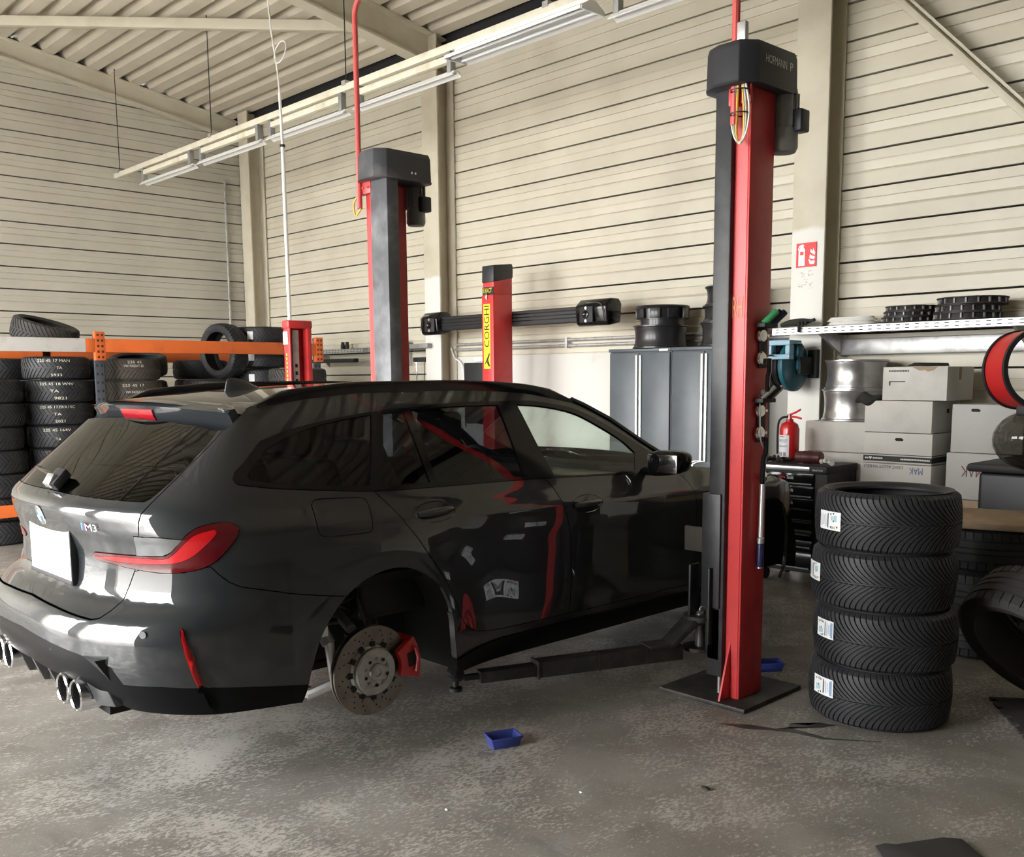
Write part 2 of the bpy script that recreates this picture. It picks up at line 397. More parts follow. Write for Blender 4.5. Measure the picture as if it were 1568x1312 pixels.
def rafter(x, label, w=.17, h=.30):
    t = thing('roof_rafter', label, 'rafter', (x, 2, roof_z(2)-h))
    def fl(z0, z1, wd, nm):
        ya, yb_ = YB-.05, YF
        q = MB(); za, zb = roof_z(ya), roof_z(yb_)
        q.add([(x-wd/2, ya, za+z0), (x+wd/2, ya, za+z0), (x+wd/2, ya, za+z1), (x-wd/2, ya, za+z1), (x-wd/2, yb_, zb+z0), (x+wd/2, yb_, zb+z0), (x+wd/2, yb_, zb+z1), (x-wd/2, yb_, zb+z1)],
              [(3,2,1,0),(4,5,6,7),(0,1,5,4),(1,2,6,5),(2,3,7,6),(3,0,4,7)][::1])
        q.build(nm, M_steel, t, smooth=0)
    fl(-.02, -.002, w, 'flange'); fl(-h, -h+.02, w, 'flange'); fl(-h+.02, -.02, .012, 'web')
    return t
rafter(-8.95, 'sloping steel rafter above the far red lift post', .18, .34)
rafter(-4.125, 'sloping steel rafter over the near lift post', .18, .34)
rafter(XL+.12, 'steel edge rafter along the end wall', .14, .26)
t = thing('wind_brace', 'flat steel tube bracing slung below the ribbed ceiling', 'brace', (-10.9, 5.4, 5.4))
MB().beam((-9.0, 6.75, roof_z(6.75)-.13), (-13.8, 3.4, roof_z(3.4)-.13), .09, .11).build('tube', M_steel, t, bevel=.006)
MB().obox((-9.08, 6.70, roof_z(6.75)-.12), (.10, .07, 0), (-.05, .07, 0), (0, 0, .008)).build('gusset', M_steel, t)
# diagonal brace on the back wall, upper right
t = thing('wall_brace', 'diagonal steel angle brace across the wall panels', 'brace', (-1.0, 7.46, 2.0))
def onwall(px, pz): return (px, 7.46, pz)
MB().beam(onwall(-4.0, 4.915), onwall(-.9, 1.60), .05, .155, up=(0, -1, 0)).build('bar', M_steel, t, bevel=.004)
MB().beam((-4.0, 7.42, 4.99), (-.9, 7.42, 1.675), .02, .012, up=(0, -1, 0)).build('lip', M_steel, t)
# eave gap strip
struct(MB().box(XL, XR, YB-.10, YB-.02, ROOF0-.06, ROOF0+.10).build('trim_1', M_dark, smooth=0), 'dark gap along the eave')
# plaster pier beside the first column
# ---- lighting track and fluorescent fittings
TY, TZ = 5.59, 4.34
M_lamp = mat('lamp_enamel', (.86,.86,.84), .3)
M_tube = mat('glass_tube', (.88,.90,.93), .15)
M_track = mat('cream_track', (.74,.70,.58), .5, var=((.60,.54,.40), 5, 5, .5, .75))
t = thing('lighting_track', 'long cream lighting track hung below the ceiling', 'track', (-8, TY, TZ))
MB().box(-14.0+.35, -1.0, TY-.028, TY+.028, TZ-.02, TZ+.045).build('rail', M_track, t, bevel=.004)
for x in (-13.5, -10.85, -8.1, -5.4, -2.7):
    MB().cyl((x, TY, TZ+.04), (x, TY, roof_z(TY)+.02), .006, 6).build('hanger_wire', M_blackm, t)
    MB().box(x-.03, x+.03, TY-.035, TY+.035, TZ+.03, TZ+.075).build('hanger_clip', M_zinc, t)
def make_light_fitting(L, label, reflector):
    g = thing('fluorescent_light', label, 'light', (0, 0, 0), world=False, group='fluorescent lights on the ceiling track')
    if reflector:
        MB().prism([(-.03, -.03), (-.13, -.085), (-.135, -.085), (-.135, -.11), (-.125, -.11), (-.03, -.045), (.03, -.045), (.125, -.11), (.135, -.11), (.135, -.085), (.13, -.085), (.03, -.03)], 'yz', .01, L-.01).build('reflector', M_lamp, g)
        for a in (0, L-.012): MB().prism([(-.13, -.11), (-.12, -.08), (-.03, -.03), (.03, -.03), (.12, -.08), (.13, -.11)], 'yz', a, a+.012).build('end_cap', M_lamp, g)
        MB().prism([(-.03, 0), (-.03, -.045), (.03, -.045), (.03, 0)], 'yz', .02, L-.02).build('gear_tray', M_lamp, g)
        for y in (-.055, .055): MB().cyl((.02, y, -.092), (L-.02, y, -.092), .013, 12).build('tube', M_tube, g)
    else:
        MB().prism([(-.03, -.03), (-.03, -.085), (.03, -.085), (.03, -.03)], 'yz', .1, L-.1).build('gear_tray', M_track, g, bevel=.003)
        for a in (.05, L-.1): MB().box(a, a+.05, -.03, .03, -.17, .0).build('lamp_holder', M_castgrey, g, bevel=.003)
        MB().cyl((.05, 0, -.175), (L-.03, 0, -.175), .02, 12).build('tube', M_tube, g)
        MB().prism([(-.015, -.165), (-.055, -.205), (-.05, -.21), (0, -.175), (.05, -.21), (.055, -.205), (.015, -.165)], 'yz', .02, L).build('reflector', M_lamp, g)
    return g
fitA = make_light_fitting(1.48, 'bare tube fluorescent light, far end of the ceiling track', False); fitA.location = (-12.80, TY, TZ-.02)
for i, (x, lb) in enumerate(((-11.18, 'bare tube fluorescent light, second from the end wall'), (-9.58, 'bare tube fluorescent light in front of the corner column'),
        (-7.95, 'bare tube fluorescent light beside the bent red conduit'), (-4.78, 'bare tube fluorescent light right of the wide reflector light'))):
    copy_tree(fitA, None, (x, TY, TZ-.02), None, lb)
fitB = make_light_fitting(1.54, 'wide white reflector fluorescent light with two tubes', True); fitB.location = (-6.46, TY-.02, TZ-.02)
# ------------------------------------------------------------------ two-post lift
def conduit_path(x, y, z0, z1, dx, r=.12):
    return [(x, y, z0), (x, y, z1-r)]+[tuple(q) for q in arc((x+dx*r, y, z1-r), r, PI, PI/2, 8, (dx, 0, 0), (0, 0, 1))]
M_cond = mat('red_conduit', (.60,.09,.08), .4)
def lift_post(x0, x1, inner, label, letter):
    """red channel post x0..x1; the black carriage slides on the `inner` side (+1 or -1)"""
    y0, y1, H = 3.905, 4.105 if inner < 0 else 4.175, 2.90
    t = thing('lift_post', label, 'lift post', ((x0+x1)/2, 4.04, 0))
    MB().box(x0-.32 if inner < 0 else x0-.20, x1+.10 if inner < 0 else x1+.42, 3.80, 4.32, 0, .022).build('base_plate', M_grime, t, bevel=.004)
    xi = x0 if inner < 0 else x1                      # inner (open) edge of the channel
    xo = x1 if inner < 0 else x0
    # channel: outer plate and two flanges, open towards the car
    oa, ob = (xo-.012, xo) if inner < 0 else (xo, xo+.012)
    MB().box(oa, ob, y0, y1, .022, H).build('outer_plate', M_red, t, bevel=.004)
    fa, fb = (x0, oa) if inner < 0 else (ob, x1)
    MB().box(fa, fb, y0, y0+.012, .022, H).build('front_flange', M_red, t)
    MB().box(fa, fb, y1-.085, y1, .022, H).build('rear_flange', M_red, t)
    # black carriage tube sliding in it
    a, b = sorted((xi, xi+inner*(.098 if inner < 0 else .19)))
    MB().box(a+.006, b, y0-.03, y1-.07 if inner < 0 else y0+.065, .12, H-.02).build('screw_cover', M_black if inner < 0 else M_scuff, t, bevel=.008)
    MB().cyl(((a+b)/2, y0+.03, .022), ((a+b)/2, y0+.03, .13), .012, 10).build('anchor_bolt', M_steelbare, t)
    g = MB()
    g.prism([(y0-.085, .022), (y0, .022), (y0, .30)], 'yz', xi+(.02 if inner < 0 else -.03), xi+(.03 if inner < 0 else -.02)).build('gusset', M_red, t)
    # drive cover
    cx0, cx1 = (x0-.145, x1+.055) if inner < 0 else (x0-.02, x1+.20)
    cy0, cy1 = 3.835, 4.215 if inner < 0 else 4.26
    z0, z1 = 2.865, 3.05
    pl = [(cx0+.03, cy0), (cx0+.10, cy0-.03), (cx1-.06, cy0-.03), (cx1, cy0+.04), (cx1+.01, cy1-.03), (cx1-.04, cy1), (cx0+.04, cy1), (cx0, cy1-.05), (cx0, cy0+.05)]
    cm = M_plasticd if inner < 0 else M_plastic
    q = MB(); n = len(pl); mx, my = sum(p[0] for p in pl)/n, sum(p[1] for p in pl)/n
    rings = [(1.03, z0), (1.0, z0+.01), (.985, z1-.03), (.94, z1)]
    vs = []
    for s, z in rings: vs += [(mx+(p[0]-mx)*s, my+(p[1]-my)*s, z) for p in pl]
    fs = [(i*n+k, i*n+(k+1) % n, (i+1)*n+(k+1) % n, (i+1)*n+k) for i in range(3) for k in range(n)]+[tuple(range(3*n, 4*n)), tuple(range(n))[::-1]]
    q.add(vs, fs); cov = q.build('drive_cover', cm, t, bevel=.006)
    if letter:
        lettering('maker_lettering', 'HOFMANN', (.175, .036), (cx1+.006, 4.00, 2.975), (0, 1, 0), (0, 0, 1), mat('pale_print', (.62,.68,.64), .6), cov, .004)
        lettering('model_lettering', 'P', (.026, .036), (cx1+.008, 4.125, 2.975), (0, 1, 0), (0, 0, 1), mat('pale_print', (.62,.68,.64), .6), cov, .004)
    else:
        for yy in (4.07, 4.10): MB().cyl((cx1-.004, yy, 2.915), (cx1+.008, yy, 2.915), .008, 10).build('cover_screw', M_chrome, cov)
    MB().box(x0-.02, x1+.02, y0-.035, y0-.02, 2.79, 2.87).build('top_bracket', M_red, t, bevel=.004)
    for k in (0, 1): MB().cyl((x0+.02+.06*k, y0-.045, 2.83), (x0+.02+.06*k, y0-.03, 2.83), .009, 8).build('bracket_bolt', M_chrome, t)
    # motor hanging behind the post
    mxc, myc = (x0+x1)/2+(.045 if inner < 0 else .06), 4.175 if inner < 0 else 4.245
    mo = MB().lathe([(.05, 2.90), (.058, 2.895), (.058, 2.72), (.062, 2.718), (.065, 2.70), (.065, 2.635), (.055, 2.615), (.02, 2.61)], (mxc, myc, 0), (0, 0, 1), 28).build('motor', M_castgrey, t)
    for k in range(14):
        an = 2*PI*k/14
        MB().obox((mxc+.06*math.cos(an), myc+.06*math.sin(an), 2.80), (.008*math.cos(an), .008*math.sin(an), 0), (-.002*math.sin(an), .002*math.cos(an), 0), (0, 0, .075)).build('cooling_fin', M_castgrey, mo)
    MB().box(mxc+.045, mxc+.10, myc-.02, myc+.06, 2.70, 2.80).build('terminal_box', M_plasticd, mo, bevel=.008)
    # conduit to the overhead crossing
    px = (x0+x1)/2-.02 if inner < 0 else x0-.01
    path = conduit_path(px, y0-.045, 2.70, 4.03, inner)
    path = path + [(-4.02, y0-.045, 4.03)]
    MB().tube(path, .018, 10).build('conduit', M_cond, t)
    return t, xi
postR, xiR = lift_post(-2.585, -2.505, -1, 'near red lift post with tools hanging on its side', True)
postL, xiL = lift_post(-5.465, -5.385, 1, 'far red lift post behind the car with scuffed cover', False)
# marks, cable and switch box on the near post
MB().box(-2.545, -2.50, 3.835, 3.865, 3.02, 3.13).build('switch_box', M_zinc, postR, bevel=.006)
def cable_loop(col, off, r=.0055):
    pts = [(-2.53+off, 3.845, 3.03), (-2.545+off, 3.85, 2.90), (-2.56+off*2, 3.855, 2.76), (-2.555+off, 3.855, 2.66), (-2.53, 3.855, 2.615-off*.5), (-2.505-off, 3.855, 2.66), (-2.50-off*2, 3.855, 2.76), (-2.515-off, 3.85, 2.90), (-2.52, 3.845, 3.03)]
    MB().tube(smooth_path(pts, 6), r, 6).build('cable', col, postR)
cable_loop(mat('white_cable', (.62,.60,.50), .5), -.008); cable_loop(mat('yellow_cable', (.65,.42,.05), .5), .006); cable_loop(M_castgrey, 0, .006)
for z in (2.92, 2.84, 2.74): MB().lathe([(.042, -.003), (.044, -.003), (.044, .003), (.042, .003)], (-2.53, 3.85, z), (0, 0, 1), 14, True).build('cable_tie', M_cable, postR)
lettering('chalk_mark', 'RH', (.055, .095), (-2.555, 3.905, 1.895), (1, 0, 0), (0, 0, 1), mat('orange_chalk', (.85,.30,.16), .9), postR, .002)
MB().tube(smooth_path([(-5.47, 3.86, 2.80), (-5.53, 3.85, 2.74), (-5.51, 3.85, 2.66), (-5.46, 3.86, 2.70)], 6), .007, 6).build('cable', mat('yellow_cable', (.65,.42,.05), .5), postL)
# carriage and arms at the near post
MB().box(-2.705, -2.60, 3.862, 4.06, .46, 1.02).build('carriage', M_black, postR, bevel=.006)
MB().box(-2.685, -2.60, 3.875, 4.05, .20, .46).build('carriage_foot', M_black, postR, bevel=.006)
MB().box(-2.775, -2.762, 3.855, 3.935, .40, .66).build('fork_plate', M_black, postR, bevel=.004)
MB().box(-2.650, -2.637, 3.835, 3.875, .28, .66).build('fork_plate', M_black, postR, bevel=.004)
MB().box(-2.775, -2.70, 3.94, 4.0, .42, .50).build('carriage_ear', M_black, postR, bevel=.004)
MB().obox((-2.80, 3.94, .775), (.058, 0, 0), (0, .008, 0), (0, 0, .062)).build('door_buffer', mat('worn_rubber_pad', (.05,.042,.035), .8), postR, bevel=.005)
for z in (.385, .225): MB().lathe([(.02, 0), (.085, 0), (.085, .018), (.02, .018)], (-2.745, 3.92, z), (0, 0, 1), 24).build('pivot_plate', M_grime, postR)
MB().cyl((-2.745, 3.92, .22), (-2.745, 3.92, .41), .026, 18).build('pivot_pin', M_steelbare, postR)
MB().lathe([(.0, .0), (.02, 0), (.02, .014), (.0, .014)], (-2.745, 3.92, .405), (0, 0, 1), 6).build('pivot_nut', M_alu, postR)
MB().tube([tuple(q) for q in arc((-2.70, 3.89, .43), .028, 0, PI, 10, (1, 0, 0), (0, 0, 1))], .005, 8).build('lock_ring', M_alu, postR)
def lift_arm(pv, tip, zb, label):
    p = Vector((pv[0], pv[1], 0)); e = Vector((tip[0], tip[1], 0)); d = (e-p).normalized(); L = (e-p).length; n = Vector((-d.y, d.x, 0)); Z = Vector((0, 0, 1))
    hb = .075
    a = p+d*.12; b = p+d*(L*.70)
    t = MB().beam((*a.xy, zb+hb/2), (*b.xy, zb+hb/2), .085, hb).build('lift_arm', M_grime, postR, bevel=.005, label=label)
    for k in (.25, .45):
        c = p+d*(L*k); MB().obox((c.x, c.y, zb+hb/2), d*.004, n*.045, Z*.039).build('weld_seam', M_grime, t)
    MB().beam((*(p+d*(L*.62)).xy, zb+hb/2-.004), (*(p+d*(L*.915)).xy, zb+hb/2-.004), .066, hb-.022).build('inner_tube', M_grime, t, bevel=.004)
    MB().obox((*(p+d*(L*.695)).xy, zb+hb/2), d*.006, n*.048, Z*.043).build('tube_collar', M_grime, t, bevel=.003)
    poly = [(0, zb+.20), (.09, zb+.20), (.22, zb+hb+.012), (.34, zb+hb+.012), (.34, zb+hb), (.21, zb+hb-.01), (.075, zb+.165), (0, zb+.165)]
    vs = [p+d*(s-.03)+n*w+Z*z for w in (-.055, .055) for s, z in poly]; m = len(poly)
    fs = [tuple(range(m)), tuple(range(m, 2*m))[::-1]]+[(i, m+i, m+(i+1) % m, (i+1) % m) for i in range(m)]
    MB().add([tuple(q) for q in vs], fs).build('cranked_bracket', M_grime, t, bevel=.003)
    MB().lathe([(.02, 0), (.075, 0), (.075, .02), (.02, .02)], (p.x, p.y, zb+.18), (0, 0, 1), 24).build('pivot_eye', M_grime, t)
    c = p+d*(L*.93)
    MB().obox((c.x, c.y, zb+.035), d*.05, n*.012, Z*.012).build('pad_bracket', M_grime, t)
    MB().lathe([(.012, -.02), (.03, -.02), (.03, -.005), (.014, 0), (.014, .03), (.035, .032), (.04, .05), (.036, .055), (.04, .06), (.036, .068), (.04, .074), (.034, .082), (.0, .082)], (e.x, e.y, zb), (0, 0, 1), 20).build('lift_pad', M_blackm, t)
    return t
lift_arm((-2.745, 3.92), (-3.235, 2.735), .195, 'greasy telescopic arm under the rear sill')
lift_arm((-2.745, 4.06), (-3.30, 5.05), .195, 'arm reaching under the front of the car')

# ------------------------------------------------------------------ tools on the side of the near post (face X=-2.505)
XP = -2.503
def holder(z, label, cols, nbar):
    t = thing('magnetic_tool_holder', label, 'tool holder', (XP, 4.09, z))
    y = 4.035
    MB().box(XP, XP+.012, y-.03, y+.03, z-.20, z).build('strip', M_blackm, t, bevel=.003)
    for zz in (z-.05, z-.155):
        MB().lathe([(.0, 0), (.032, .0), (.032, .010), (.026, .018), (.0, .02)], (XP+.010, y-.028, zz), (1, -.15, 0), 20).build('magnet', M_chrome, t)
        MB().cyl((XP+.01, y+.012, zz), (XP+.028, y+.012, zz), .008, 10).build('knob', M_chrome, t)
    for k in range(nbar):
        o = (k-(nbar-1)/2)*.036
        d = Vector((.45, .62, .70)).normalized(); b0 = Vector((XP+.03, y+o, z+.005))
        MB().cyl(b0, b0+d*.085, .0165 if cols[k] != 'chrome' else .011, 14).build('socket_tube', {'green': mat('green_grip', (.05,.30,.12), .4), 'blue': mat('navy_grip', (.02,.05,.16), .4), 'black': M_blackm, 'chrome': M_alu}[cols[k]], t, bevel=.002)
    MB().box(XP, XP+.05, y-.06, y+.055, z-.012, z+.008).build('tray', M_blackm, t, bevel=.003)
    return t
holder(1.815, 'magnetic tool holder with green and navy grips, upper one on the red post', ['green', 'black', 'blue'], 3)
holder(1.465, 'magnetic tool holder with steel tubes, lower one on the red post', ['chrome', 'black', 'chrome'], 3)
t = thing('breaker_bar', 'black cranked bar hanging below the upper tool holder', 'tool', (XP, 4.045, 1.50))
MB().tube(smooth_path([(XP+.045, 4.030, 1.66), (XP+.045, 4.030, 1.60), (XP+.045, 4.020, 1.57), (XP+.045, 4.020, 1.505)], 4), .011, 8).build('bar', M_blackg, t)
MB().cyl((XP+.02, 4.015, 1.50), (XP+.05, 4.075, 1.51), .014, 10).build('socket_end', M_castgrey, t)
t = thing('cranked_bar', 'black bar hanging below the lower tool holder', 'tool', (XP, 4.025, 1.08))
MB().tube(smooth_path([(XP+.045, 4.020, 1.29), (XP+.045, 4.020, 1.22), (XP+.045, 4.000, 1.18), (XP+.045, 3.997, 1.07)], 4), .012, 8).build('bar', M_blackg, t)
MB().tube(smooth_path([(XP+.028, 3.985, 1.45), (XP+.035, 3.985, 1.30), (XP+.035, 4.005, 1.25), (XP+.035, 4.045, 1.215)], 5), .003, 6).build('wire', M_zinc, t)
t = thing('torque_wrench', 'chrome torque wrench with dark blue grip hanging on the red post', 'torque wrench', (XP, 4.035, .62))
MB().sphere((XP+.025, 4.030, 1.10), .026, 16, 10, (.8, 1, 1.1)).build('ratchet_head', M_chrome, t)
MB().cyl((XP+.02, 4.045, 1.105), (XP+.03, 4.085, 1.11), .009, 10).build('square_drive', M_chrome, t)
MB().cyl((XP+.025, 4.030, 1.08), (XP+.025, 4.025, .80), .0125, 14).build('shaft', mat('satin_chrome', (.70,.70,.69), .35, .6), t)
MB().lathe([(.0125, 0), (.018, .005), (.018, .03), (.0125, .035)], (XP+.025, 4.025, .775), (0, 0, 1), 16).build('scale_collar', M_zinc, t)
MB().cyl((XP+.025, 4.025, .785), (XP+.025, 4.023, .665), .0165, 14).build('grip', mat('navy_handle', (.015,.022,.085), .35), t, bevel=.003)
MB().cyl((XP+.025, 4.023, .665), (XP+.025, 4.023, .658), .016, 14).build('end_cap', M_alu, t)

# ------------------------------------------------------------------ wheel aligner
t = thing('wheel_aligner', 'red wheel aligner tower with black camera beam', 'wheel aligner', (-7.44, 6.95, 0))
MB().box(-7.535, -7.36, 6.80, 7.07, .04, 2.42).build('tower', M_red, t, bevel=.006)
MB().box(-7.62, -7.28, 6.70, 7.20, 0, .05).build('foot', M_blackm, t, bevel=.01)
MB().box(-7.53, -7.365, 6.815, 7.075, 2.40, 2.62).build('head_box', M_red, t, bevel=.004)
MB().prism([(6.805, 2.545), (7.085, 2.60), (7.085, 2.72), (7.07, 2.745), (6.81, 2.715)], 'yz', -7.535, -7.36).build('head_cap', M_plasticd, t, bevel=.008)
MB().box(-7.528, -7.367, 6.808, 6.818, 2.405, 2.50).build('name_plate', M_blackm, t)
lettering('model_lettering', 'EXACT', (.13, .045), (-7.448, 6.806, 2.465), (1, 0, 0), (0, 0, 1), M_yellow, t, .003)
MB().box(-7.46, -7.44, 6.78, 6.80, 2.37, 2.44).build('latch', M_chrome, t, bevel=.003)
MB().box(-7.505, -7.405, 6.796, 6.80, 1.67, 2.33).build('name_strip', M_yellow, t)
lettering('maker_lettering', 'CORGHI', (.42, .075), (-7.455, 6.796, 2.10), (0, 0, 1), (-1, 0, 0), M_print, t, .003)
MB().add([(-7.50, 6.792, 1.70), (-7.47, 6.792, 1.73), (-7.42, 6.792, 1.83), (-7.41, 6.792, 1.82), (-7.44, 6.792, 1.76), (-7.41, 6.792, 1.70), (-7.425, 6.792, 1.69), (-7.455, 6.792, 1.73)], [(0,1,4,3,2)[::-1], (4,5,6,7)[::-1]]).build('emblem', M_print, t, smooth=0)
MB().prism([(7.08, 2.115), (7.08, 2.255), (7.12, 2.265), (7.20, 2.22), (7.20, 2.14), (7.12, 2.105)], 'yz', -8.58, -6.28).build('camera_beam', M_blackm, t, bevel=.008)
for z in (2.15, 2.185, 2.22): MB().box(-8.5, -6.35, 7.070, 7.082, z, z+.012).build('beam_rib', M_blackg, t)
def cam_head(x0, x1, side):
    z0, z1 = 2.06, 2.32
    pl = [(7.02, z0+.03), (7.05, z0), (7.22, z0+.03), (7.24, z1-.05), (7.20, z1), (7.08, z1), (7.0, z1-.07)]
    h = MB().prism(pl, 'yz', x0, x1).build('camera_head', M_blackg, t, bevel=.02, seg=3)
    c = (x0+x1)/2-side*.04
    MB().box(c-.085, c+.085, 6.985, 7.01, z0+.035, z1-.075).build('camera_window', M_blackm, h, bevel=.01)
    MB().lathe([(.0, 0), (.035, 0), (.035, .012), (.022, .015), (.0, .006)], (c, 6.985, z0+.11), (0, -1, 0), 20).build('lens', M_blackg, h)
    for dz in (-.06, .06): MB().lathe([(.0, 0), (.016, 0), (.014, .006), (.0, .006)], (c, 6.985, z0+.11+dz), (0, -1, 0), 12).build('lamp_ring', M_alu, h)
    MB().tube(smooth_path([(x1-.02 if side > 0 else x0+.02, 7.0, z0+.05), (x1-.06 if side > 0 else x0+.06, 6.99, z1-.06), (c, 6.99, z1-.045)], 5), .005, 6).build('chrome_trim', M_chrome, h)
cam_head(-6.42, -6.02, 1); cam_head(-8.82, -8.52, -1)
# ------------------------------------------------------------------ things behind the car
t = thing('power_drop_pole', 'slim white pole hanging from a cable beside the red slotted stand', 'pole', (-8.3, 5.0, 1.4))
MB().cyl((-8.335, 5.0, 4.25), (-8.315, 5.0, 3.75), .014, 10).build('upper_tube', M_white, t)
MB().cyl((-8.316, 5.0, 3.75), (-8.292, 5.0, 1.15), .019, 12).build('lower_tube', M_white, t)
MB().lathe([(.022, -.012), (.026, -.012), (.026, .012), (.022, .012)], (-8.316, 5.0, 3.76), (0, 0, 1), 12, True).build('collar', M_blackm, t)
MB().tube(smooth_path([(-8.335, 5.0, 4.25), (-8.37, 5.0, 4.5), (-8.44, 5.0, 4.8), (-8.50, 5.0, 5.2), (-8.62, 5.0, 5.75)], 6), .008, 6).build('cable', M_white, t)
MB().tube([tuple(q) for q in arc((-8.30, 5.0, 4.60), .10, PI*.95, -PI*.98, 22, (1, 0, 0), (0, .2, 1))], .006, 6).build('cable_loop', M_white, t)
t = thing('red_slotted_stand', 'small bright red slotted stand seen over the car roof', 'stand', (-7.05, 4.31, 0))
MB().box(-7.10, -7.0, 4.21, 4.225, .03, 2.0).build('front_flange', M_red, t, bevel=.004)
MB().box(-7.10, -7.085, 4.21, 4.42, .03, 2.0).build('back_plate', M_red, t, bevel=.004)
MB().box(-7.10, -7.0, 4.375, 4.42, .03, 2.0).build('rear_flange', M_red, t, bevel=.008)
MB().box(-7.105, -6.995, 4.20, 4.425, 1.99, 2.055).build('top_cap', M_red, t, bevel=.01)
MB().box(-7.25, -6.85, 4.05, 4.55, 0, .035).build('foot', M_red, t, bevel=.006)
MB().box(-7.05, -7.035, 4.255, 4.315, .1, 1.98).build('guide_rail', M_zinc, t, bevel=.003)
for k in range(8): MB().box(-7.036, -7.031, 4.275, 4.295, 1.44+.062*k-.2, 1.47+.062*k-.2).build('slot', M_blackm, t)
MB().box(-7.095, -7.02, 4.205, 4.2105, 1.86, 1.965).build('data_plate', M_zinc, t)
q = MB()
for k in range(8): q.box(-7.06, -7.045, 4.2085, 4.2095, 1.53+.034*k, 1.55+.034*k)
q.build('side_print', M_yellow, t, smooth=0)
MB().box(-7.09, -7.02, 4.205, 4.2105, 1.46, 1.50).build('sticker', M_label, t)
struct(MB().cyl((-13.83, 7.30, 4.56), (-13.83, 7.30, .2), .016, 8).build('trim_2', M_zinc), 'thin conduit on the end wall')
# pipes, small shelf and boards on the back wall
t = thing('conduit_pipe', 'pair of grey conduit pipes along the wall above the plaster', 'conduit', (-7.5, 7.52, 1.95))
for z in (1.905, 1.965): MB().cyl((-8.80, 7.525, z), (-4.30, 7.525, z), .017, 10).build('pipe', M_zinc, t)
for x in (-8.0, -7.0, -6.0): MB().box(x-.015, x+.015, 7.50, 7.56, 1.88, 1.99).build('clip', M_zinc, t)
tag(MB().tube(smooth_path([(-8.86, 7.50, 1.93), (-8.82, 7.52, 1.82), (-8.72, 7.52, 1.76), (-8.66, 7.52, 1.64), (-8.655, 7.52, 1.30), (-8.655, 7.52, 1.0)], 6), .013, 8).build('bent_conduit', M_white), 'white bent conduit running down beside the black board', 'conduit')
tag(MB().box(-8.62, -8.26, 7.49, 7.535, 1.05, 1.75).build('black_board', M_blackm, bevel=.004), 'black board on the wall left of the aligner tower', 'board')
tag(MB().box(-8.45, -8.25, 7.50, 7.535, 1.765, 1.81).build('small_sign', M_label, bevel=.003), 'small blank white sign above the black board', 'sign')
def slotted_shelf(x0, x1, yf, z, label, depth=.4, braces=()):
    t = thing('slotted_shelf', label, 'shelf', ((x0+x1)/2, yf, z))
    MB().box(x0, x1, yf, yf+.004, z-.058, z).build('front_angle', M_zinc, t)
    MB().box(x0, x1, yf, yf+depth, z-.004, z).build('deck', M_zinc, t)
    q = MB(); n = int((x1-x0)/.072)
    for k in range(n):
        for r in (0, 1):
            xx = x0+.03+k*.072; q.box(xx, xx+.032, yf-.0015, yf, z-.020-.025*r, z-.013-.025*r)
    o = q.build('slots', M_blackm, t, smooth=0); o['kind'] = 'stuff'
    for x in braces:
        MB().prism([(yf+.02, z-.06), (yf+depth, z-.06), (yf+depth, z-.24)], 'yz', x-.012, x+.012).build('bracket', M_zinc, t)
    return t
slotted_shelf(-12.2, -9.35, 7.35, 1.97, 'grey slotted shelf on the wall left of the cream column', .18, (-11.5, -9.7))
tag(MB().tube(smooth_path([(-9.75+.09*math.cos(a)*(1-.02*a), 7.42+.05*math.sin(a), 1.985+.028*math.sin(2.3*a)+.03) for a in [i*.9 for i in range(26)]], 3), .008, 5).build('cable_bundle', M_cable), 'tangled black cable bundle on the far slotted shelf', 'cable')
for x, sd in ((-11.0, 'left'), (-10.9, 'right')): tag(MB().lathe([(.03, 0), (.03, .05), (.024, .06), (.024, .09), (.0, .09)], (x, 7.42, 1.972), (0, 0, 1), 12).build('spray_can', M_blackm), sd+' one of two tiny black cans on the far slotted shelf', 'can', 'tiny cans on the far shelf')
t = thing('grey_clamp', 'grey clamp bar across the cream column', 'clamp', (-9.0, 7.25, 1.93))
MB().box(-9.36, -8.96, 7.22, 7.285, 1.93, 1.985).build('bar', M_castgrey, t, bevel=.006)
MB().box(-9.40, -9.30, 7.20, 7.285, 1.91, 2.0).build('jaw', M_castgrey, t, bevel=.006)
tag(MB().box(-11.6, -10.55, 7.28, 7.355, 1.79, 1.84).build('black_rail', M_blackm, bevel=.006), 'black rail lying below the far slotted shelf', 'rail')
t = thing('wall_support_rod', 'slim chrome rod with black T handle left of the column', 'rod', (-9.4, 7.4, 1.2))
MB().cyl((-9.42, 7.42, 1.0), (-9.42, 7.42, 1.77), .009, 8).build('rod', M_chrome, t); MB().cyl((-9.27, 7.42, 1.0), (-9.27, 7.42, 1.77), .004, 6).build('wire', M_blackm, t)
MB().box(-9.46, -9.22, 7.39, 7.45, 1.775, 1.83).build('handle', M_blackm, t, bevel=.012)

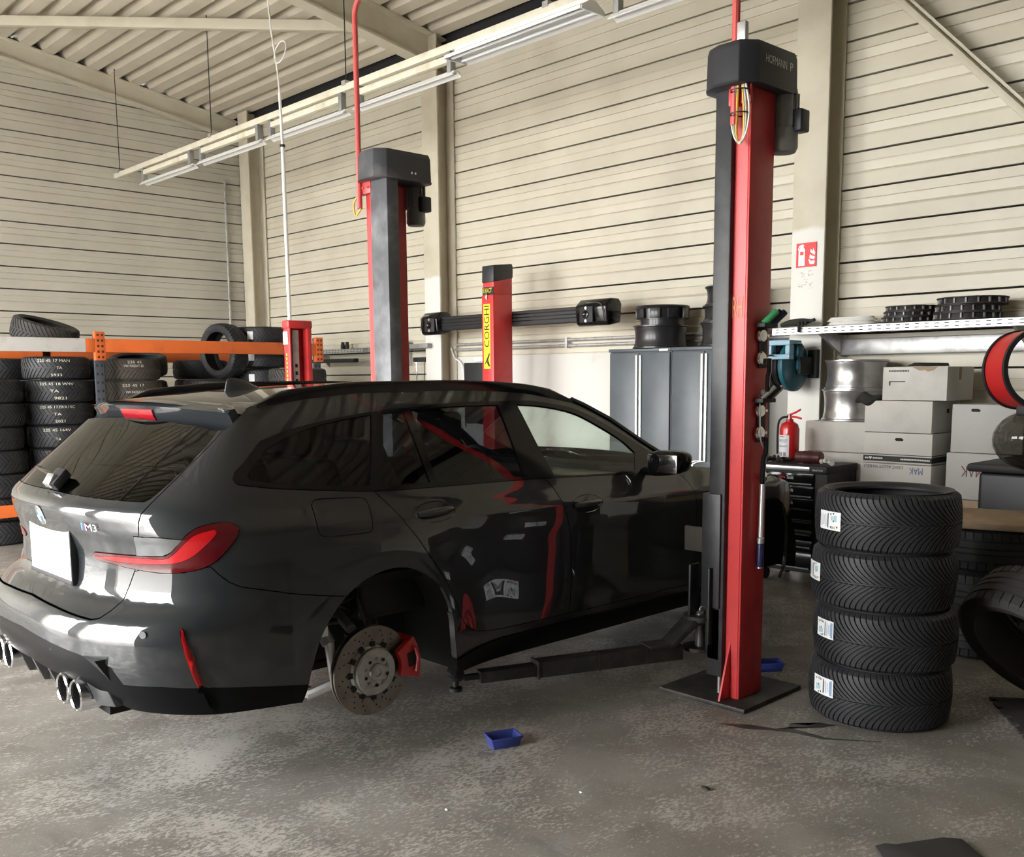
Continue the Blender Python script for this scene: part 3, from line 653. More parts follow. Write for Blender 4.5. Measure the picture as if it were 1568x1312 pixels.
# ------------------------------------------------------------------ grey cabinets
def cabinet(x0, x1, label):
    t = thing('steel_cabinet', label, 'cabinet', ((x0+x1)/2, 7.3, 0))
    z1 = 1.835; yf = 7.05
    MB().box(x0, x1, yf+.02, 7.53, .0, z1-.02).build('body', M_cabinet, t, bevel=.004)
    MB().box(x0-.004, x1+.004, yf-.005, 7.535, z1-.03, z1).build('top', M_cabinet, t, bevel=.005)
    xm = (x0+x1)/2
    for a, b, s in ((x0+.008, xm-.004, 1), (xm+.004, x1-.008, -1)):
        d = MB().box(a, b, yf, yf+.02, .08, z1-.04).build('door', M_cabinet, t, bevel=.005)
        e = b-.018 if s > 0 else a+.018
        MB().box(e-.013, e+.013, yf-.016, yf+.001, .12, z1-.06).build('handle', mat('satin_chrome', (.70,.70,.69), .35, .6), d, bevel=.005)
    return t
cabinet(-6.02, -5.305, 'grey steel cabinet next to the bare white plaster')
cabinet(-5.295, -4.58, 'grey steel cabinet next to the near lift post')
tag(MB().box(-5.42, -5.32, 7.035, 7.043, 1.807, 1.825).build('cabinet_badge', M_label), 'small pale badge on the top edge of the grey cabinet', 'badge')
def rim(Rr, w, m, name, label, loc, group=None, spokes=0, rot=0, tier=False):
    t = thing(name, label, 'bare wheel', loc, rot, group, world=False)
    o = [(Rr, 0), (Rr, .012), (Rr*.955, .018), (Rr*.945, w*.16), (Rr*.92, w*.26), (Rr*.905, w*.45), (Rr*.92, w*.74), (Rr*.945, w*.84), (Rr*.955, w-.018), (Rr, w-.012), (Rr, w),
         (Rr*.95, w), (Rr*.93, w-.02), (Rr*.88, w*.72), (Rr*.85, w*.45), (Rr*.88, w*.22), (Rr*.93, .02), (Rr*.95, 0)]
    MB().lathe(o, n=48, close=True).build('barrel', m, t)
    hb = MB().lathe([(.0, w*.72), (.07, w*.72), (.075, w*.80), (.06, w*.84), (.0, w*.84)], n=24).build('hub', m, t)
    for k in range(spokes or 5):
        a = 2*PI*k/(spokes or 5); d = Vector((math.cos(a), math.sin(a), 0)); n = Vector((-d.y, d.x, 0))
        MB().obox(d*(Rr*.48)+Vector((0, 0, w*.79)), d*(Rr*.42), n*.028, (0, 0, w*.05)).build('spoke', m, t, bevel=.004)
    return t
M_rimb = mat('black_rim', (.02,.02,.022), .35, coat=.2)
rim(.255, .205, M_rimb, 'bare_wheel', 'wide black bare wheel lying left on top of the grey cabinets', (-5.56, 7.235, 1.836))
t = thing('bare_wheel', 'narrow black spoked wheel on top of the left wide black wheel', 'bare wheel', (-5.54, 7.235, 2.042), world=False)
MB().lathe([(.20, 0), (.20, .06), (.185, .06), (.185, 0)], n=40, close=True).build('barrel', M_rimb, t)
MB().lathe([(.245, .175), (.25, .165), (.24, .15), (.22, .145), (.215, .05), (.19, .05), (.19, .17)], n=40, close=True).build('face_ring', M_rimb, t)
for k in range(9):
    a = 2*PI*k/9+.2; MB().obox((.228*math.cos(a), .228*math.sin(a), .105), (.012*math.cos(a), .012*math.sin(a), 0), (-.05*math.sin(a), .05*math.cos(a), 0), (0, 0, .045)).build('spoke', M_rimb, t, bevel=.004)
rim(.255, .205, M_rimb, 'bare_wheel', 'wide black bare wheel half hidden behind the near lift post', (-4.81, 7.235, 1.836))
rim(.235, .14, M_rimb, 'bare_wheel', 'middle black wheel of the pile behind the near lift post', (-4.81, 7.235, 2.042), spokes=7)
rim(.225, .16, M_rimb, 'bare_wheel', 'topmost black wheel of the pile behind the near lift post', (-4.80, 7.235, 2.183), spokes=7)

# ------------------------------------------------------------------ right-hand shelf and stores
slotted_shelf(-4.31, -1.2, 7.10, 1.965, 'galvanised slotted shelf on the right with brake discs on it', .42, (-3.9, -2.45))
struct(MB().prism([(7.46, 1.74), (7.50, 1.74), (7.56, 1.74), (7.56, 1.87), (7.46, 1.87)], 'yz', -3.93, -2.15).build('trim_3', M_zinc, bevel=.01), 'galvanised duct under the shelf')
def disc(Rd, h, label, loc, group):
    t = thing('brake_disc', label, 'brake disc', loc, world=False, group=group)
    MB().lathe([(Rd, 0), (Rd, .009), (Rd*.62, .009), (Rd*.62, 0)], n=40, close=True).build('friction_ring', M_rustd, t)
    MB().lathe([(Rd*.93, .009), (Rd*.90, h-.008), (Rd*.6, h-.008), (Rd*.6, .009)], n=40, close=True).build('vane_ring', M_blackm, t)
    MB().lathe([(Rd, h-.008), (Rd, h), (Rd*.62, h), (Rd*.62, h-.008)], n=40, close=True).build('friction_ring', M_rustd, t)
    for k in range(18):
        a = 2*PI*k/18; MB().obox((Rd*.92*math.cos(a), Rd*.92*math.sin(a), h/2), (.012*math.cos(a), .012*math.sin(a), 0), (-.005*math.sin(a), .005*math.cos(a), 0), (0, 0, h/2-.009)).build('vane', M_castgrey, t)
    return t
M_rustd = mat('dark_rust', (.03,.026,.025), .6, .3, var=((.07,.05,.04), 20, 5, .45, .7))
zz = 1.967
for k, s in enumerate(('lowest', 'middle', 'topmost')):
    disc(.195-.004*k, .040, s+' of the three smaller dark brake discs on the shelf', (-3.26+.01*k, 7.29, zz), 'smaller brake discs on the right shelf'); zz += .041
zz = 1.967
for k, s in enumerate(('lowest', 'middle', 'topmost')):
    disc((.235, .225, .24)[k], .052, s+' of the three larger dark brake discs on the shelf', (-2.83+(0, .0, .03)[k], 7.30, zz), 'larger brake discs on the right shelf'); zz += .053
q = MB()
for k in range(6): q.tube([tuple(v) for v in arc((-3.72, 7.30, 1.975+.011*k), .20-.012*(k % 3), 0, 2*PI*.995, 36, (1, 0, 0), (0, .5, .02))], .006, 6)
tag(q.build('cable_coil', M_white), 'flat coil of white cable on the right shelf', 'cable')
t = thing('work_glove', 'black work glove draped over the end of the right shelf', 'glove', (-4.13, 7.15, 1.966), world=True)
g = MB()
g.tube(smooth_path([(-4.26, 7.15, 1.985), (-4.18, 7.15, 2.0), (-4.08, 7.14, 2.005), (-4.00, 7.14, 2.01), (-3.95, 7.13, 2.018)], 4), .03, 10, radii=[.014+.018*math.sin(PI*min(1, i/13)) for i in range(17)])
g.build('palm', M_rag, t)
for k, (dx, dz) in enumerate(((0, -.07), (.03, -.02), (.06, .0))):
    MB().tube(smooth_path([(-4.08+dx, 7.11, 2.0), (-4.06+dx, 7.085, 1.985), (-4.06+dx, 7.08, 1.96+dz*.8+.02)], 4), .011, 8).build('finger', M_rag, t)

# hose reel on the column
t = thing('hose_reel', 'teal hose reel with pale blue guide mounted on the column', 'hose reel', (-4.2, 7.12, 1.44))
cx, cy, cz = -4.17, 7.06, 1.655
MB().lathe([(.05, -.085), (.185, -.085), (.185, -.072), (.06, -.07), (.06, .055), (.195, .06), (.205, .075), (.205, .10), (.18, .115), (.06, .12), (.05, .12)], (cx, cy, cz), (1, 0, 0), 40).build('drum', M_teal, t)
for k in range(5): MB().tube([tuple(v) for v in arc((cx-.058+.028*k, cy, cz), .165+.012*(k % 2), 0, 2*PI*.99, 40, (0, 1, 0), (0, 0, 1))], .015, 8).build('hose_turn', M_cable, t)
MB().obox((cx+.135, cy, cz+.07), (.018, 0, 0), (0, .035, 0), (0, 0, .11)).build('side_arm', M_teal, t, bevel=.02, seg=3)
MB().obox((cx+.14, cy+.10, cz), (.02, 0, 0), (0, .12, 0), (0, 0, .07)).build('wall_bracket', M_blackm, t, bevel=.008)
MB().box(cx+.10, cx+.185, 7.25, 7.298, cz-.10, cz+.13).build('wall_plate', M_blackm, t, bevel=.006)
b0 = MB()
for (a, b, c_, d) in ((-.12, .08, .17, .21), (-.12, .08, .06, .10), (-.12, -.08, .10, .17), (.04, .08, .10, .17)): b0.box(cx+a+.10, cx+b+.10, 6.83, 6.90, cz+c_-.01, cz+d-.01)
b0.build('hose_guide', M_lblue, t, bevel=.006)
MB().box(cx-.06, cx+.16, 6.88, 7.05, cz+.17, cz+.20).build('guide_arm', M_lblue, t, bevel=.006)
MB().tube(smooth_path([(cx+.03, 6.86, cz+.11), (cx+.0, 6.84, cz+.02), (cx-.0, 6.84, cz-.15), (cx-.01, 6.84, cz-.42), (cx-.03, 6.84, cz-.5)], 6), .008, 6).build('hose_end', M_cable, t)
MB().cyl((cx-.03, 6.84, cz-.5), (cx-.035, 6.84, cz-.55), .012, 8).build('nozzle', M_card, t)
MB().tube(smooth_path([(cx+.03, 6.85, cz+.08), (-4.12, 6.7, 1.735), (-4.2, 6.4, 1.74)], 5), .007, 6).build('hose_line', M_cable, t)

# sign with extinguisher and flames
t = thing('extinguisher_sign', 'red and white fire extinguisher sign on the cream column', 'sign', (-4.13, 7.296, 2.55))
MB().box(-4.222, -4.042, 7.292, 7.298, 2.455, 2.648).build('plate', M_redp, t)
def flat(pts, nm, m, y=7.2905, par=None):
    return MB().add([(a, y, b) for a, b in pts], [tuple(range(len(pts)))]).build(nm, m, par or t, smooth=0)
sx, sz = -4.222, 2.455
def S(l): return [(sx+a*.18, sz+b*.193) for a, b in l]
flat(S([(.12,.06),(.44,.06),(.44,.70),(.40,.78),(.34,.82),(.22,.82),(.15,.76),(.12,.68)]), 'symbol_body', M_label)
flat(S([(.20,.82),(.36,.82),(.40,.90),(.30,.95),(.16,.90),(.08,.76),(.10,.70),(.17,.82)]), 'symbol_head', M_label)
flat(S([(.20,.50),(.37,.50),(.37,.64),(.20,.64)]), 'symbol_label', M_redp, 7.2895)
flat(S([(.70,.10),(.90,.10),(.94,.20),(.92,.24),(.74,.24),(.66,.32),(.62,.28),(.66,.18)]), 'symbol_flame', M_label)
flat(S([(.66,.36),(.90,.28),(.94,.40),(.76,.46),(.70,.52),(.68,.46)]), 'symbol_flame', M_label)
flat(S([(.70,.60),(.92,.46),(.94,.56),(.90,.66),(.84,.76),(.84,.62),(.72,.74)]), 'symbol_flame', M_label)
q = MB()
for (a, b) in ((-4.17, 2.405), (-4.10, 2.41), (-4.165, 2.385), (-4.09, 2.39), (-4.13, 2.36), (-4.185, 2.305), (-4.085, 2.315), (-4.175, 2.29), (-4.09, 2.295), (-4.14, 2.325)):
    for k in range(4):
        aa, bb = a+random.uniform(-.016, .016), b+random.uniform(-.014, .014); w = random.uniform(.003, .008); h = random.uniform(.002, .005)
        q.add([(aa-w, 7.2985, bb-h), (aa+w, 7.2985, bb), (aa+w, 7.2985, bb+h), (aa-w, 7.2985, bb+h*.6)], [(0, 1, 2, 3)])
tag(q.build('marker_scribble', mat('faded_marker', (.35,.34,.32), .8), smooth=0), 'faded scribbled marks below the extinguisher sign', 'scribble', kind='stuff')

# fire extinguisher standing on the tool chest
t = thing('fire_extinguisher', 'red fire extinguisher standing on the black tool chest', 'fire extinguisher', (-3.94, 6.78, .915))
ex, ey, ez = -3.94, 6.78, .918
MB().lathe([(.0, 0), (.068, 0), (.075, .01), (.075, .245), (.062, .285), (.03, .305), (.026, .325), (.0, .325)], (ex, ey, ez), (0, 0, 1), 32).build('cylinder', mat('extinguisher_red', (.60,.02,.02), .25, coat=.4), t)
n = 14; a0, a1 = -PI*.86, -PI*.34
vs = [(ex+.0762*math.cos(a0+(a1-a0)*i/n), ey+.0762*math.sin(a0+(a1-a0)*i/n), ez+z) for z in (.03, .20) for i in range(n+1)]
lab = MB().add(vs, [(i, i+1, n+2+i, n+1+i) for i in range(n)]).build('label', M_label, t)
q = MB()
for (z0, z1, f0, f1) in ((.185, .192, .3, .7), (.165, .169, .1, .9), (.155, .159, .1, .9), (.145, .149, .1, .8), (.12, .124, .1, .9), (.11, .114, .1, .9), (.04, .068, .12, .3), (.04, .068, .38, .56), (.04, .068, .64, .82)):
    m_ = 6; aa = [a0+(a1-a0)*(f0+(f1-f0)*i/m_) for i in range(m_+1)]
    q.add([(ex+.0768*math.cos(a), ey+.0768*math.sin(a), ez+z) for z in (z0, z1) for a in aa], [(i, i+1, m_+2+i, m_+1+i) for i in range(m_)])
q.build('label_print', mat('grey_print', (.25,.26,.32), .6), lab, smooth=0)
MB().cyl((ex, ey, ez+.32), (ex, ey, ez+.36), .016, 12).build('valve', M_steelbare, t)
MB().tube(smooth_path([(ex-.02, ey, ez+.35), (ex+.05, ey-.01, ez+.375), (ex+.10, ey-.02, ez+.40)], 4), .008, 8).build('lever', M_redp, t)
MB().tube(smooth_path([(ex-.02, ey, ez+.34), (ex+.06, ey-.01, ez+.34), (ex+.11, ey-.02, ez+.33)], 4), .008, 8).build('carry_handle', M_redp, t)
MB().tube(smooth_path([(ex-.01, ey-.01, ez+.34), (ex-.06, ey-.02, ez+.33), (ex-.085, ey-.03, ez+.27), (ex-.085, ey-.03, ez+.05)], 5), .009, 8).build('hose', M_cable, t)

# tool chest
t = thing('tool_chest', 'black drawer tool chest with red and white lettering', 'tool chest', (-3.73, 6.73, 0))
X0, X1, Y0, Y1, ZT = -4.06, -3.47, 6.50, 6.97, .905
MB().box(X0, X1, Y0+.02, Y1, .10, ZT).build('body', M_blackm, t, bevel=.006)
MB().box(X0, -3.60, Y0-.008, Y0+.02, ZT-.035, ZT).build('top_trim', M_alu, t, bevel=.004)
MB().box(-3.595, X1+.006, Y0-.008, Y1, ZT-.045, ZT+.008).build('top_frame', M_blackm, t, bevel=.004)
MB().box(X0+.01, -3.60, Y0+.02, Y1-.01, ZT-.01, ZT+.006).build('top_mat', M_rubber, t)
for x in (X0+.06, X1-.06):
    for y in (Y0+.07, Y1-.07): MB().cyl((x-.015, y, .05), (x+.015, y, .05), .05, 16).build('castor', M_rubber, t)
M_wp = mat('white_print', (.75,.74,.72), .6)
z = ZT-.052
for k in range(7):
    h = .095 if k < 6 else .16
    d = MB().box(X0+.012, X1-.10, Y0, Y0+.02, z-h+.008, z).build('drawer', M_blackg, t, bevel=.003)
    MB().box(X0+.02, X1-.11, Y0-.012, Y0+.002, z-h+.010, z-h+.022).build('pull_rail', mat('dark_alu', (.12,.125,.13), .35, .7), d, bevel=.002)
    if k < 3:
        lettering('lettering', 'Ultra', (.062, .024), (-3.835, Y0, z-.032), (1, 0, 0), (0, 0, 1), M_redp, d, .0015)
        lettering('lettering', 'Toolz', (.060, .026), (-3.763, Y0, z-.033), (1, 0, 0), (0, 0, 1), M_wp, d, .0015)
    z -= h
lettering('lettering', 'UltraToolz', (.085, .014), (-3.535, Y0-.008, ZT-.02), (1, 0, 0), (0, 0, 1), M_wp, t, .0015)
tag(MB().lathe([(.0, 0), (.04, 0), (.046, .012), (.046, .05), (.05, .055), (.05, .12), (.045, .13), (.047, .19), (.04, .2), (.0, .2)], (-3.78, 6.62, .965), (1, .1, 0), 24).build('air_hammer', mat('oxblood', (.075,.018,.016), .45)), 'dark red cylindrical air tool lying on the tool chest', 'tool')
tag(MB().tube(smooth_path([(-3.575, 6.60, .935), (-3.55, 6.63, .955), (-3.53, 6.60, .94), (-3.50, 6.62, .938), (-3.47, 6.58, .935)], 5), .016, 8, radii=[.012+.008*math.sin(i) for i in range(21)]).build('pale_rag', M_card), 'pale rag on the right corner of the tool chest', 'rag')
t = thing('hand_tool_pile', 'jumble of small hand tools on the left of the tool chest', 'tools', (-4.0, 6.6, .912)); t['kind'] = 'stuff'
q = MB(); 
for k in range(16):
    x, y = random.uniform(-4.05, -3.84), random.uniform(6.53, 6.68); a = random.uniform(0, PI); L = random.uniform(.03, .07)
    q.cyl((x-L*math.cos(a), y-L*math.sin(a)*.5, .925+.02*random.random()), (x+L*math.cos(a), y+L*math.sin(a)*.5, .93+.03*random.random()), random.uniform(.006, .014), 8)
q.build('tool_pile', M_grime, t)
# boxes
def carton(x0, x1, y0, y1, z0, z1, label, m=None, holes=(), name='carton', flap=True, tape=None):
    t = thing(name, label, 'box', ((x0+x1)/2, (y0+y1)/2, z0)); m = m or M_card
    MB().box(x0, x1, y0, y1, z0+.001, z1-.001).build('body', m, t, bevel=.006)
    for (kind, a, z) in holes:
        if kind == 'f': MB().prism([(a-.03, z), (a-.02, z-.012), (a+.03, z-.012), (a+.035, z), (a+.02, z+.01), (a-.02, z+.01)], 'xz', y0-.002, y0).build('hand_hole', M_dark, t)
        else: MB().box(x1, x1+.002, a-.02, a+.02, z-.015, z+.015).build('hand_hole', M_dark, t)
    return t
c1 = carton(-3.26, -2.79, 6.90, 7.37, 1.392, 1.635, 'topmost white carton with a torn top edge')
MB().add([(-3.04, 6.898, 1.632), (-2.99, 6.897, 1.606), (-2.95, 6.897, 1.610), (-2.93, 6.897, 1.600), (-2.89, 6.897, 1.607), (-2.86, 6.898, 1.632)], [(0, 1, 2, 3, 4, 5)]).build('torn_patch', M_cardb, c1, smooth=0)
MB().add([(-3.10, 6.93, 1.64), (-3.05, 6.95, 1.665), (-2.85, 7.05, 1.66), (-2.82, 7.00, 1.638), (-2.95, 6.92, 1.636)], [(0, 4, 3, 2, 1)]).build('loose_flap', M_rag, c1, smooth=0)
MB().box(-3.21, -3.09, 6.8975, 6.9, 1.525, 1.532).build('print_line', M_print, c1); MB().box(-3.21, -3.20, 6.8975, 6.9, 1.50, 1.53).build('print_line', M_print, c1)
q = MB()
for k in range(13): q.box(-3.215+.0118*k, -3.215+.0118*k+.008, 6.8978, 6.8985, 1.600, 1.611)
q.build('small_print', M_print, c1, smooth=0)
MB().box(-2.79, -2.788, 7.10, 7.14, 1.54, 1.63).build('tape', M_cardb, c1)
c2 = carton(-3.39, -2.885, 6.90, 7.39, 1.158, 1.39, 'second white carton from the top with a square hand hole', holes=[('s', 7.17, 1.315)])
c3 = carton(-3.385, -2.875, 6.90, 7.39, .93, 1.156, 'third white carton from the top with a black printed band', holes=[('f', -3.12, 1.11)])
MB().box(-3.386, -2.873, 6.897, 6.9, .945, .985).build('band', M_print, c3); MB().box(-2.875, -2.872, 6.897, 7.39, .945, .985).build('band', M_print, c3)
MB().box(-3.386, -2.873, 6.897, 6.9, .994, .999).build('band', M_print, c3); MB().box(-2.875, -2.872, 6.897, 7.39, .994, .999).build('band', M_print, c3)
q = MB()
for (a0_, n_, w_) in ((-3.372, 2, .012), (-3.312, 6, .010), (-3.10, 18, .009)):
    for k in range(n_): q.box(a0_+k*(w_+.003), a0_+k*(w_+.003)+w_, 6.8962, 6.8968, .960, .971)
q.build('band_print', M_wp, c3, smooth=0)
MB().add([(-3.33+a*.012, 6.8965, .966+b*.012) for a, b in ((0,-1),(.9,.1),(.85,.75),(.4,.95),(0,.55),(-.4,.95),(-.85,.75),(-.9,.1))], [tuple(range(8))]).build('heart_print', M_wp, c3, smooth=0)
c4 = carton(-3.40, -2.87, 6.89, 7.40, .70, .928, 'fourth carton from the top with upside down printing', M_card)
lettering('box_print', 'LIGHT ALLOY WHEELS', (.30, .022), (-3.225, 6.89, .905), (-1, 0, 0), (0, 0, -1), M_print, c4)
lettering('box_print', 'MAK', (.10, .05), (-2.98, 6.89, .885), (-1, 0, 0), (0, 0, -1), mat('blue_red_print', (.10,.12,.30), .6), c4)
carton(-3.40, -2.87, 6.89, 7.40, .35, .698, 'brown carton fifth from the top of the stack', M_cardb); carton(-3.40, -2.87, 6.89, 7.40, 0, .348, 'lowest brown carton under the stack of cartons', M_cardb)
carton(-3.93, -3.43, 7.0, 7.47, .985, 1.222, 'white carton right under the two silver wheels')
carton(-3.93, -3.43, 7.0, 7.47, .745, .983, 'white carton second below the silver wheels'); carton(-3.93, -3.43, 7.0, 7.47, .505, .743, 'white carton third below the silver wheels'); carton(-3.93, -3.43, 7.0, 7.47, 0, .503, 'tall carton on the floor below the silver wheels', M_cardb)
c6 = carton(-2.78, -2.30, 6.98, 7.45, 1.03, 1.37, 'crumpled white carton with shade put into its colour right of the tall stack', mat('white_carton_shaded', (.46,.45,.43), .9, bump=(9, .5)), holes=[('f', -2.62, 1.33)])  # a white carton; its shadow is put into this grey colour
c7 = carton(-2.80, -2.36, 6.97, 7.45, .70, 1.028, 'carton with upside down MAK letters right of the stack', mat('white_carton_shaded', (.46,.45,.43), .9, bump=(9, .5)))
lettering('box_print', 'MAK', (.15, .075), (-2.62, 6.97, .90), (-1, 0, 0), (0, 0, -1), mat('dark_red_print', (.16,.04,.04), .6), c7)
carton(-2.80, -2.36, 6.97, 7.45, 0, .698, 'tall brown carton under the one with MAK letters', M_cardb)
q = MB().sphere((-3.38, 6.93, 1.395), .09, 20, 12, (1.1, .55, .5)); q.v = [(x+.012*math.sin(40*z+9*x), y-.010*math.sin(33*x), z+.018*math.sin(38*x)+.010*math.cos(50*y)-.03*max(0, -(x+3.40))*6) for x, y, z in q.v]
tag(q.build('dark_rag', M_rag), 'dark crumpled rag hanging over the second white carton', 'rag')
M_rims = mat('silver_rim', (.50,.50,.50), .28, .85, var=((.30,.29,.28), 6, 6, .5, .75))
rim(.250, .245, M_rims, 'bare_wheel', 'silver bare wheel lying on the white carton, lower of two', (-3.648, 7.25, 1.224), spokes=10)
rim(.242, .225, M_rims, 'bare_wheel', 'silver bare wheel on top of another silver wheel', (-3.64, 7.25, 1.471), spokes=10)

# wheel balancer at the right edge
t = thing('wheel_balancer', 'machine with a red hoop and a clear plastic hood at the right edge', 'wheel balancer', (-1.85, 6.35, 0))
MB().box(-2.3, -1.5, 6.22, 6.86, 0, .98).build('body', M_plasticd, t, bevel=.03, seg=3)
MB().box(-2.35, -1.45, 6.16, 6.9, .98, 1.03).build('tray', M_blackm, t, bevel=.015)
hc = Vector((-1.98, 6.05, 1.605)); ax = Vector((.80, -.60, .05)).normalized()
MB().lathe([(.222, -.09), (.222, .09), (.212, .09), (.212, -.09)], hc, ax, 56, True).build('hoop', mat('red_hoop', (.55,.02,.02), .35), t)
for s in (-.094, .094): MB().lathe([(.231, s-.010), (.231, s+.010), (.205, s+.010), (.205, s-.010)], hc, ax, 56, True).build('hoop_edge', M_blackm, t)
MB().box(-2.02, -1.75, 5.98, 6.12, 1.34, 1.40).build('hoop_mount', M_blackm, t, bevel=.01)
MB().cyl((-1.85, 6.3, 1.0), (-1.85, 6.1, 1.37), .03, 12).build('mount_post', M_blackm, t)
MB().sphere((-1.95, 6.12, 1.19), .235, 28, 14, (1, .8, .78)).build('plastic_hood', glass('smoky_plastic', (.42,.41,.38)), t)
# ------------------------------------------------------------------ tyres
def tyre_mesh(name, Rt, W, rim_r, pattern, N, m):
    tw = W*.42; d = .0075; p = 2*PI/N
    if pattern == 'winter':
        hv = [.025, .05, .10, .18, .28, .40, .54, .70, .86, 1.0]; sh = lambda v: .34*(1-v)**1.7; frac = (0, .66, .72, .94)
    elif pattern == 'chevron':
        hv = [.06, .08, .30, .55, .80, 1.0]; sh = lambda v: .22*(1-v); frac = (0, .58, .64, .94)
    else:
        hv = [.11, .15, .19, .21, .40, .52, .54, .60, .62, .80, 1.0]; sh = lambda v: .03*(1-v); frac = (0, .86, .89, .985)
    cols = []                                            # (across, radius, groove weight, half, v)
    def crown(v): return Rt-.010*v**2
    half = []
    for v in hv:
        if pattern == 'winter': g = 1.
        elif pattern == 'chevron': g = 1.
        else: g = 1. if v >= .62 else 0.
        rib = 0.
        if pattern == 'winter' and v <= .025: rib = 1.
        if pattern == 'chevron' and v <= .06: rib = 1.
        if pattern == 'rib' and (v in (.15, .19) or v in (.54, .60)): rib = 1.
        half.append((tw*v, crown(v), g, rib, v))
    side = [(W*.455, Rt-.020, .7), (W*.485, Rt-.038, 0), (W*.50, Rt*.55+rim_r*.45, 0), (W*.49, Rt*.3+rim_r*.7, 0), (W*.455, rim_r+.012, 0), (W*.43, rim_r, 0), (W*.39, rim_r, 0),
            (W*.40, rim_r+.02, 0), (W*.44, Rt*.5+rim_r*.5, 0), (W*.40, Rt-.030, 0), (W*.2, Rt-.022, 0)]
    ring = [(-y, r, g, rb, -1, v) for y, r, g, rb, v in reversed(half)]+[(y, r, g, rb, 1, v) for y, r, g, rb, v in half]
    ring += [(y, r, g, 0, 1, 1.) for y, r, g in side]+[(-y, r, g, 0, -1, 1.) for y, r, g in reversed(side)]
    offs = np.array([k*p+f*p for k in range(N) for f in frac]); dep = np.array([0., 0., 1., 1.]*N)
    A = len(offs); vs = []
    for y, r, g, rb, h, v in ring:
        a = offs+sh(v)+(p*.5 if h > 0 else 0); rr = r-d*np.maximum(dep*g, rb)
        vs.append(np.stack([rr*np.cos(a), rr*np.sin(a), np.full(A, y)], -1))
    vs = np.concatenate(vs); C = len(ring); fs = []
    for c in range(C):
        e = (c+1) % C
        for k in range(A): fs.append((c*A+k, c*A+(k+1) % A, e*A+(k+1) % A, e*A+k))
    me = bpy.data.meshes.new(name); me.from_pydata(vs.tolist(), [], fs)
    me.polygons.foreach_set('use_smooth', [True]*len(fs)); me.set_sharp_from_angle(angle=R(28)); me.materials.append(m)
    return me
T_winter = tyre_mesh('winter_tread_tyre', .318, .266, .240, 'winter', 74, M_rubber)
T_chev = {m.name: tyre_mesh('chevron_tyre', .318, .225, .22, 'chevron', 46, m) for m in (M_rubber, M_rubber2, M_rubber3)}
T_rib = tyre_mesh('ribbed_tyre', .345, .265, .25, 'rib', 44, M_rubber2)
T_rib2 = tyre_mesh('ribbed_tyre', .325, .245, .235, 'rib', 44, M_rubber)
def on_tread(name, vs, fs, Rr, a0, z0, m, parent):
    return MB().add([(Rr*math.cos(a0+x/Rr), Rr*math.sin(a0+x/Rr), z0+y) for x, y, *_ in vs], fs).build(name, m, parent, smooth=0)
def grid(w, h, n=10):
    vs = [(-w/2+w*i/n, y) for y in (-h/2, h/2) for i in range(n+1)]; return vs, [(i, i+1, n+2+i, n+1+i) for i in range(n)]
def tyre(me, label, loc, rot=(0, 0, 0), group=None):
    o = link('tyre', me); o.location = loc; o.rotation_euler = rot; tag(o, label, 'tyre', group); return o
# --- the four new tyres in front
cxy = (-1.983, 4.283); names = ['bottom', 'third', 'second', 'top']
M_lbprint = mat('label_print', (.28,.33,.42), .6); M_lbblue = mat('label_blue', (.25,.38,.60), .6); M_lborange = mat('label_orange', (.85,.45,.08), .6); M_lbteal = mat('label_teal', (.30,.55,.58), .6)
view = math.atan2(-cxy[1], -cxy[0])
M_lab = M_label
def eu_label(o, a_c, zc, w, flip, rz):
    a0 = view+a_c-rz; Rr = .320
    lb = on_tread('paper_label', *grid(w, .084), Rr, a0, zc, M_lab, o); s = -1 if flip else 1
    def blk(nm, x, y, bw, bh, mm): on_tread(nm, *[grid(bw, bh, 3)[0], grid(bw, bh, 3)[1]], Rr+.0008, a0+s*x/Rr, zc+s*y, mm, lb)
    for k in range(5): blk('print_line', -w*.42+.011*k, 0, .003, .06-.008*(k % 3), M_lbprint)
    blk('print_bar', -w*.05, 0, .006, .066, M_print)
    for k in range(4): blk('rating_bar', w*.12+.009*k, .012, .006, .018+.004*k, M_lbteal)
    for k in range(3): blk('rating_bar', w*.12+.010*k, -.030, .007, .012, M_lborange if k == 2 else M_lbprint)
    for (x, y) in ((.08, .03), (.08, -.028), (.20, .034), (.20, .0), (.36, -.026)): blk('dot', w*x, y, .007, .008, M_print)
    if flip: blk('blue_band', -w*.40, 0, .014, .07, M_lbblue)
ZW = .266; lbs = [('bottom', -.86, .03, .135, True), ('third', -.93, .03, .125, True), ('second', -1.18, .02, .13, False), ('top', -.86, .0, .140, False)]
for k, (nm, ac, zc, w, fl) in enumerate(lbs):
    z = ZW*.5+k*ZW; rz = .37*k
    dx, dy = ((0, 0), (.012, .006), (-.006, .0), (.004, .004))[k]
    o = tyre(T_winter, '%s tyre of the stack of four new winter tyres with paper labels' % nm, (cxy[0]+dx, cxy[1]+dy, z), (0, 0, rz), 'stack of four new tyres')
    eu_label(o, ac, zc, w, fl, rz)
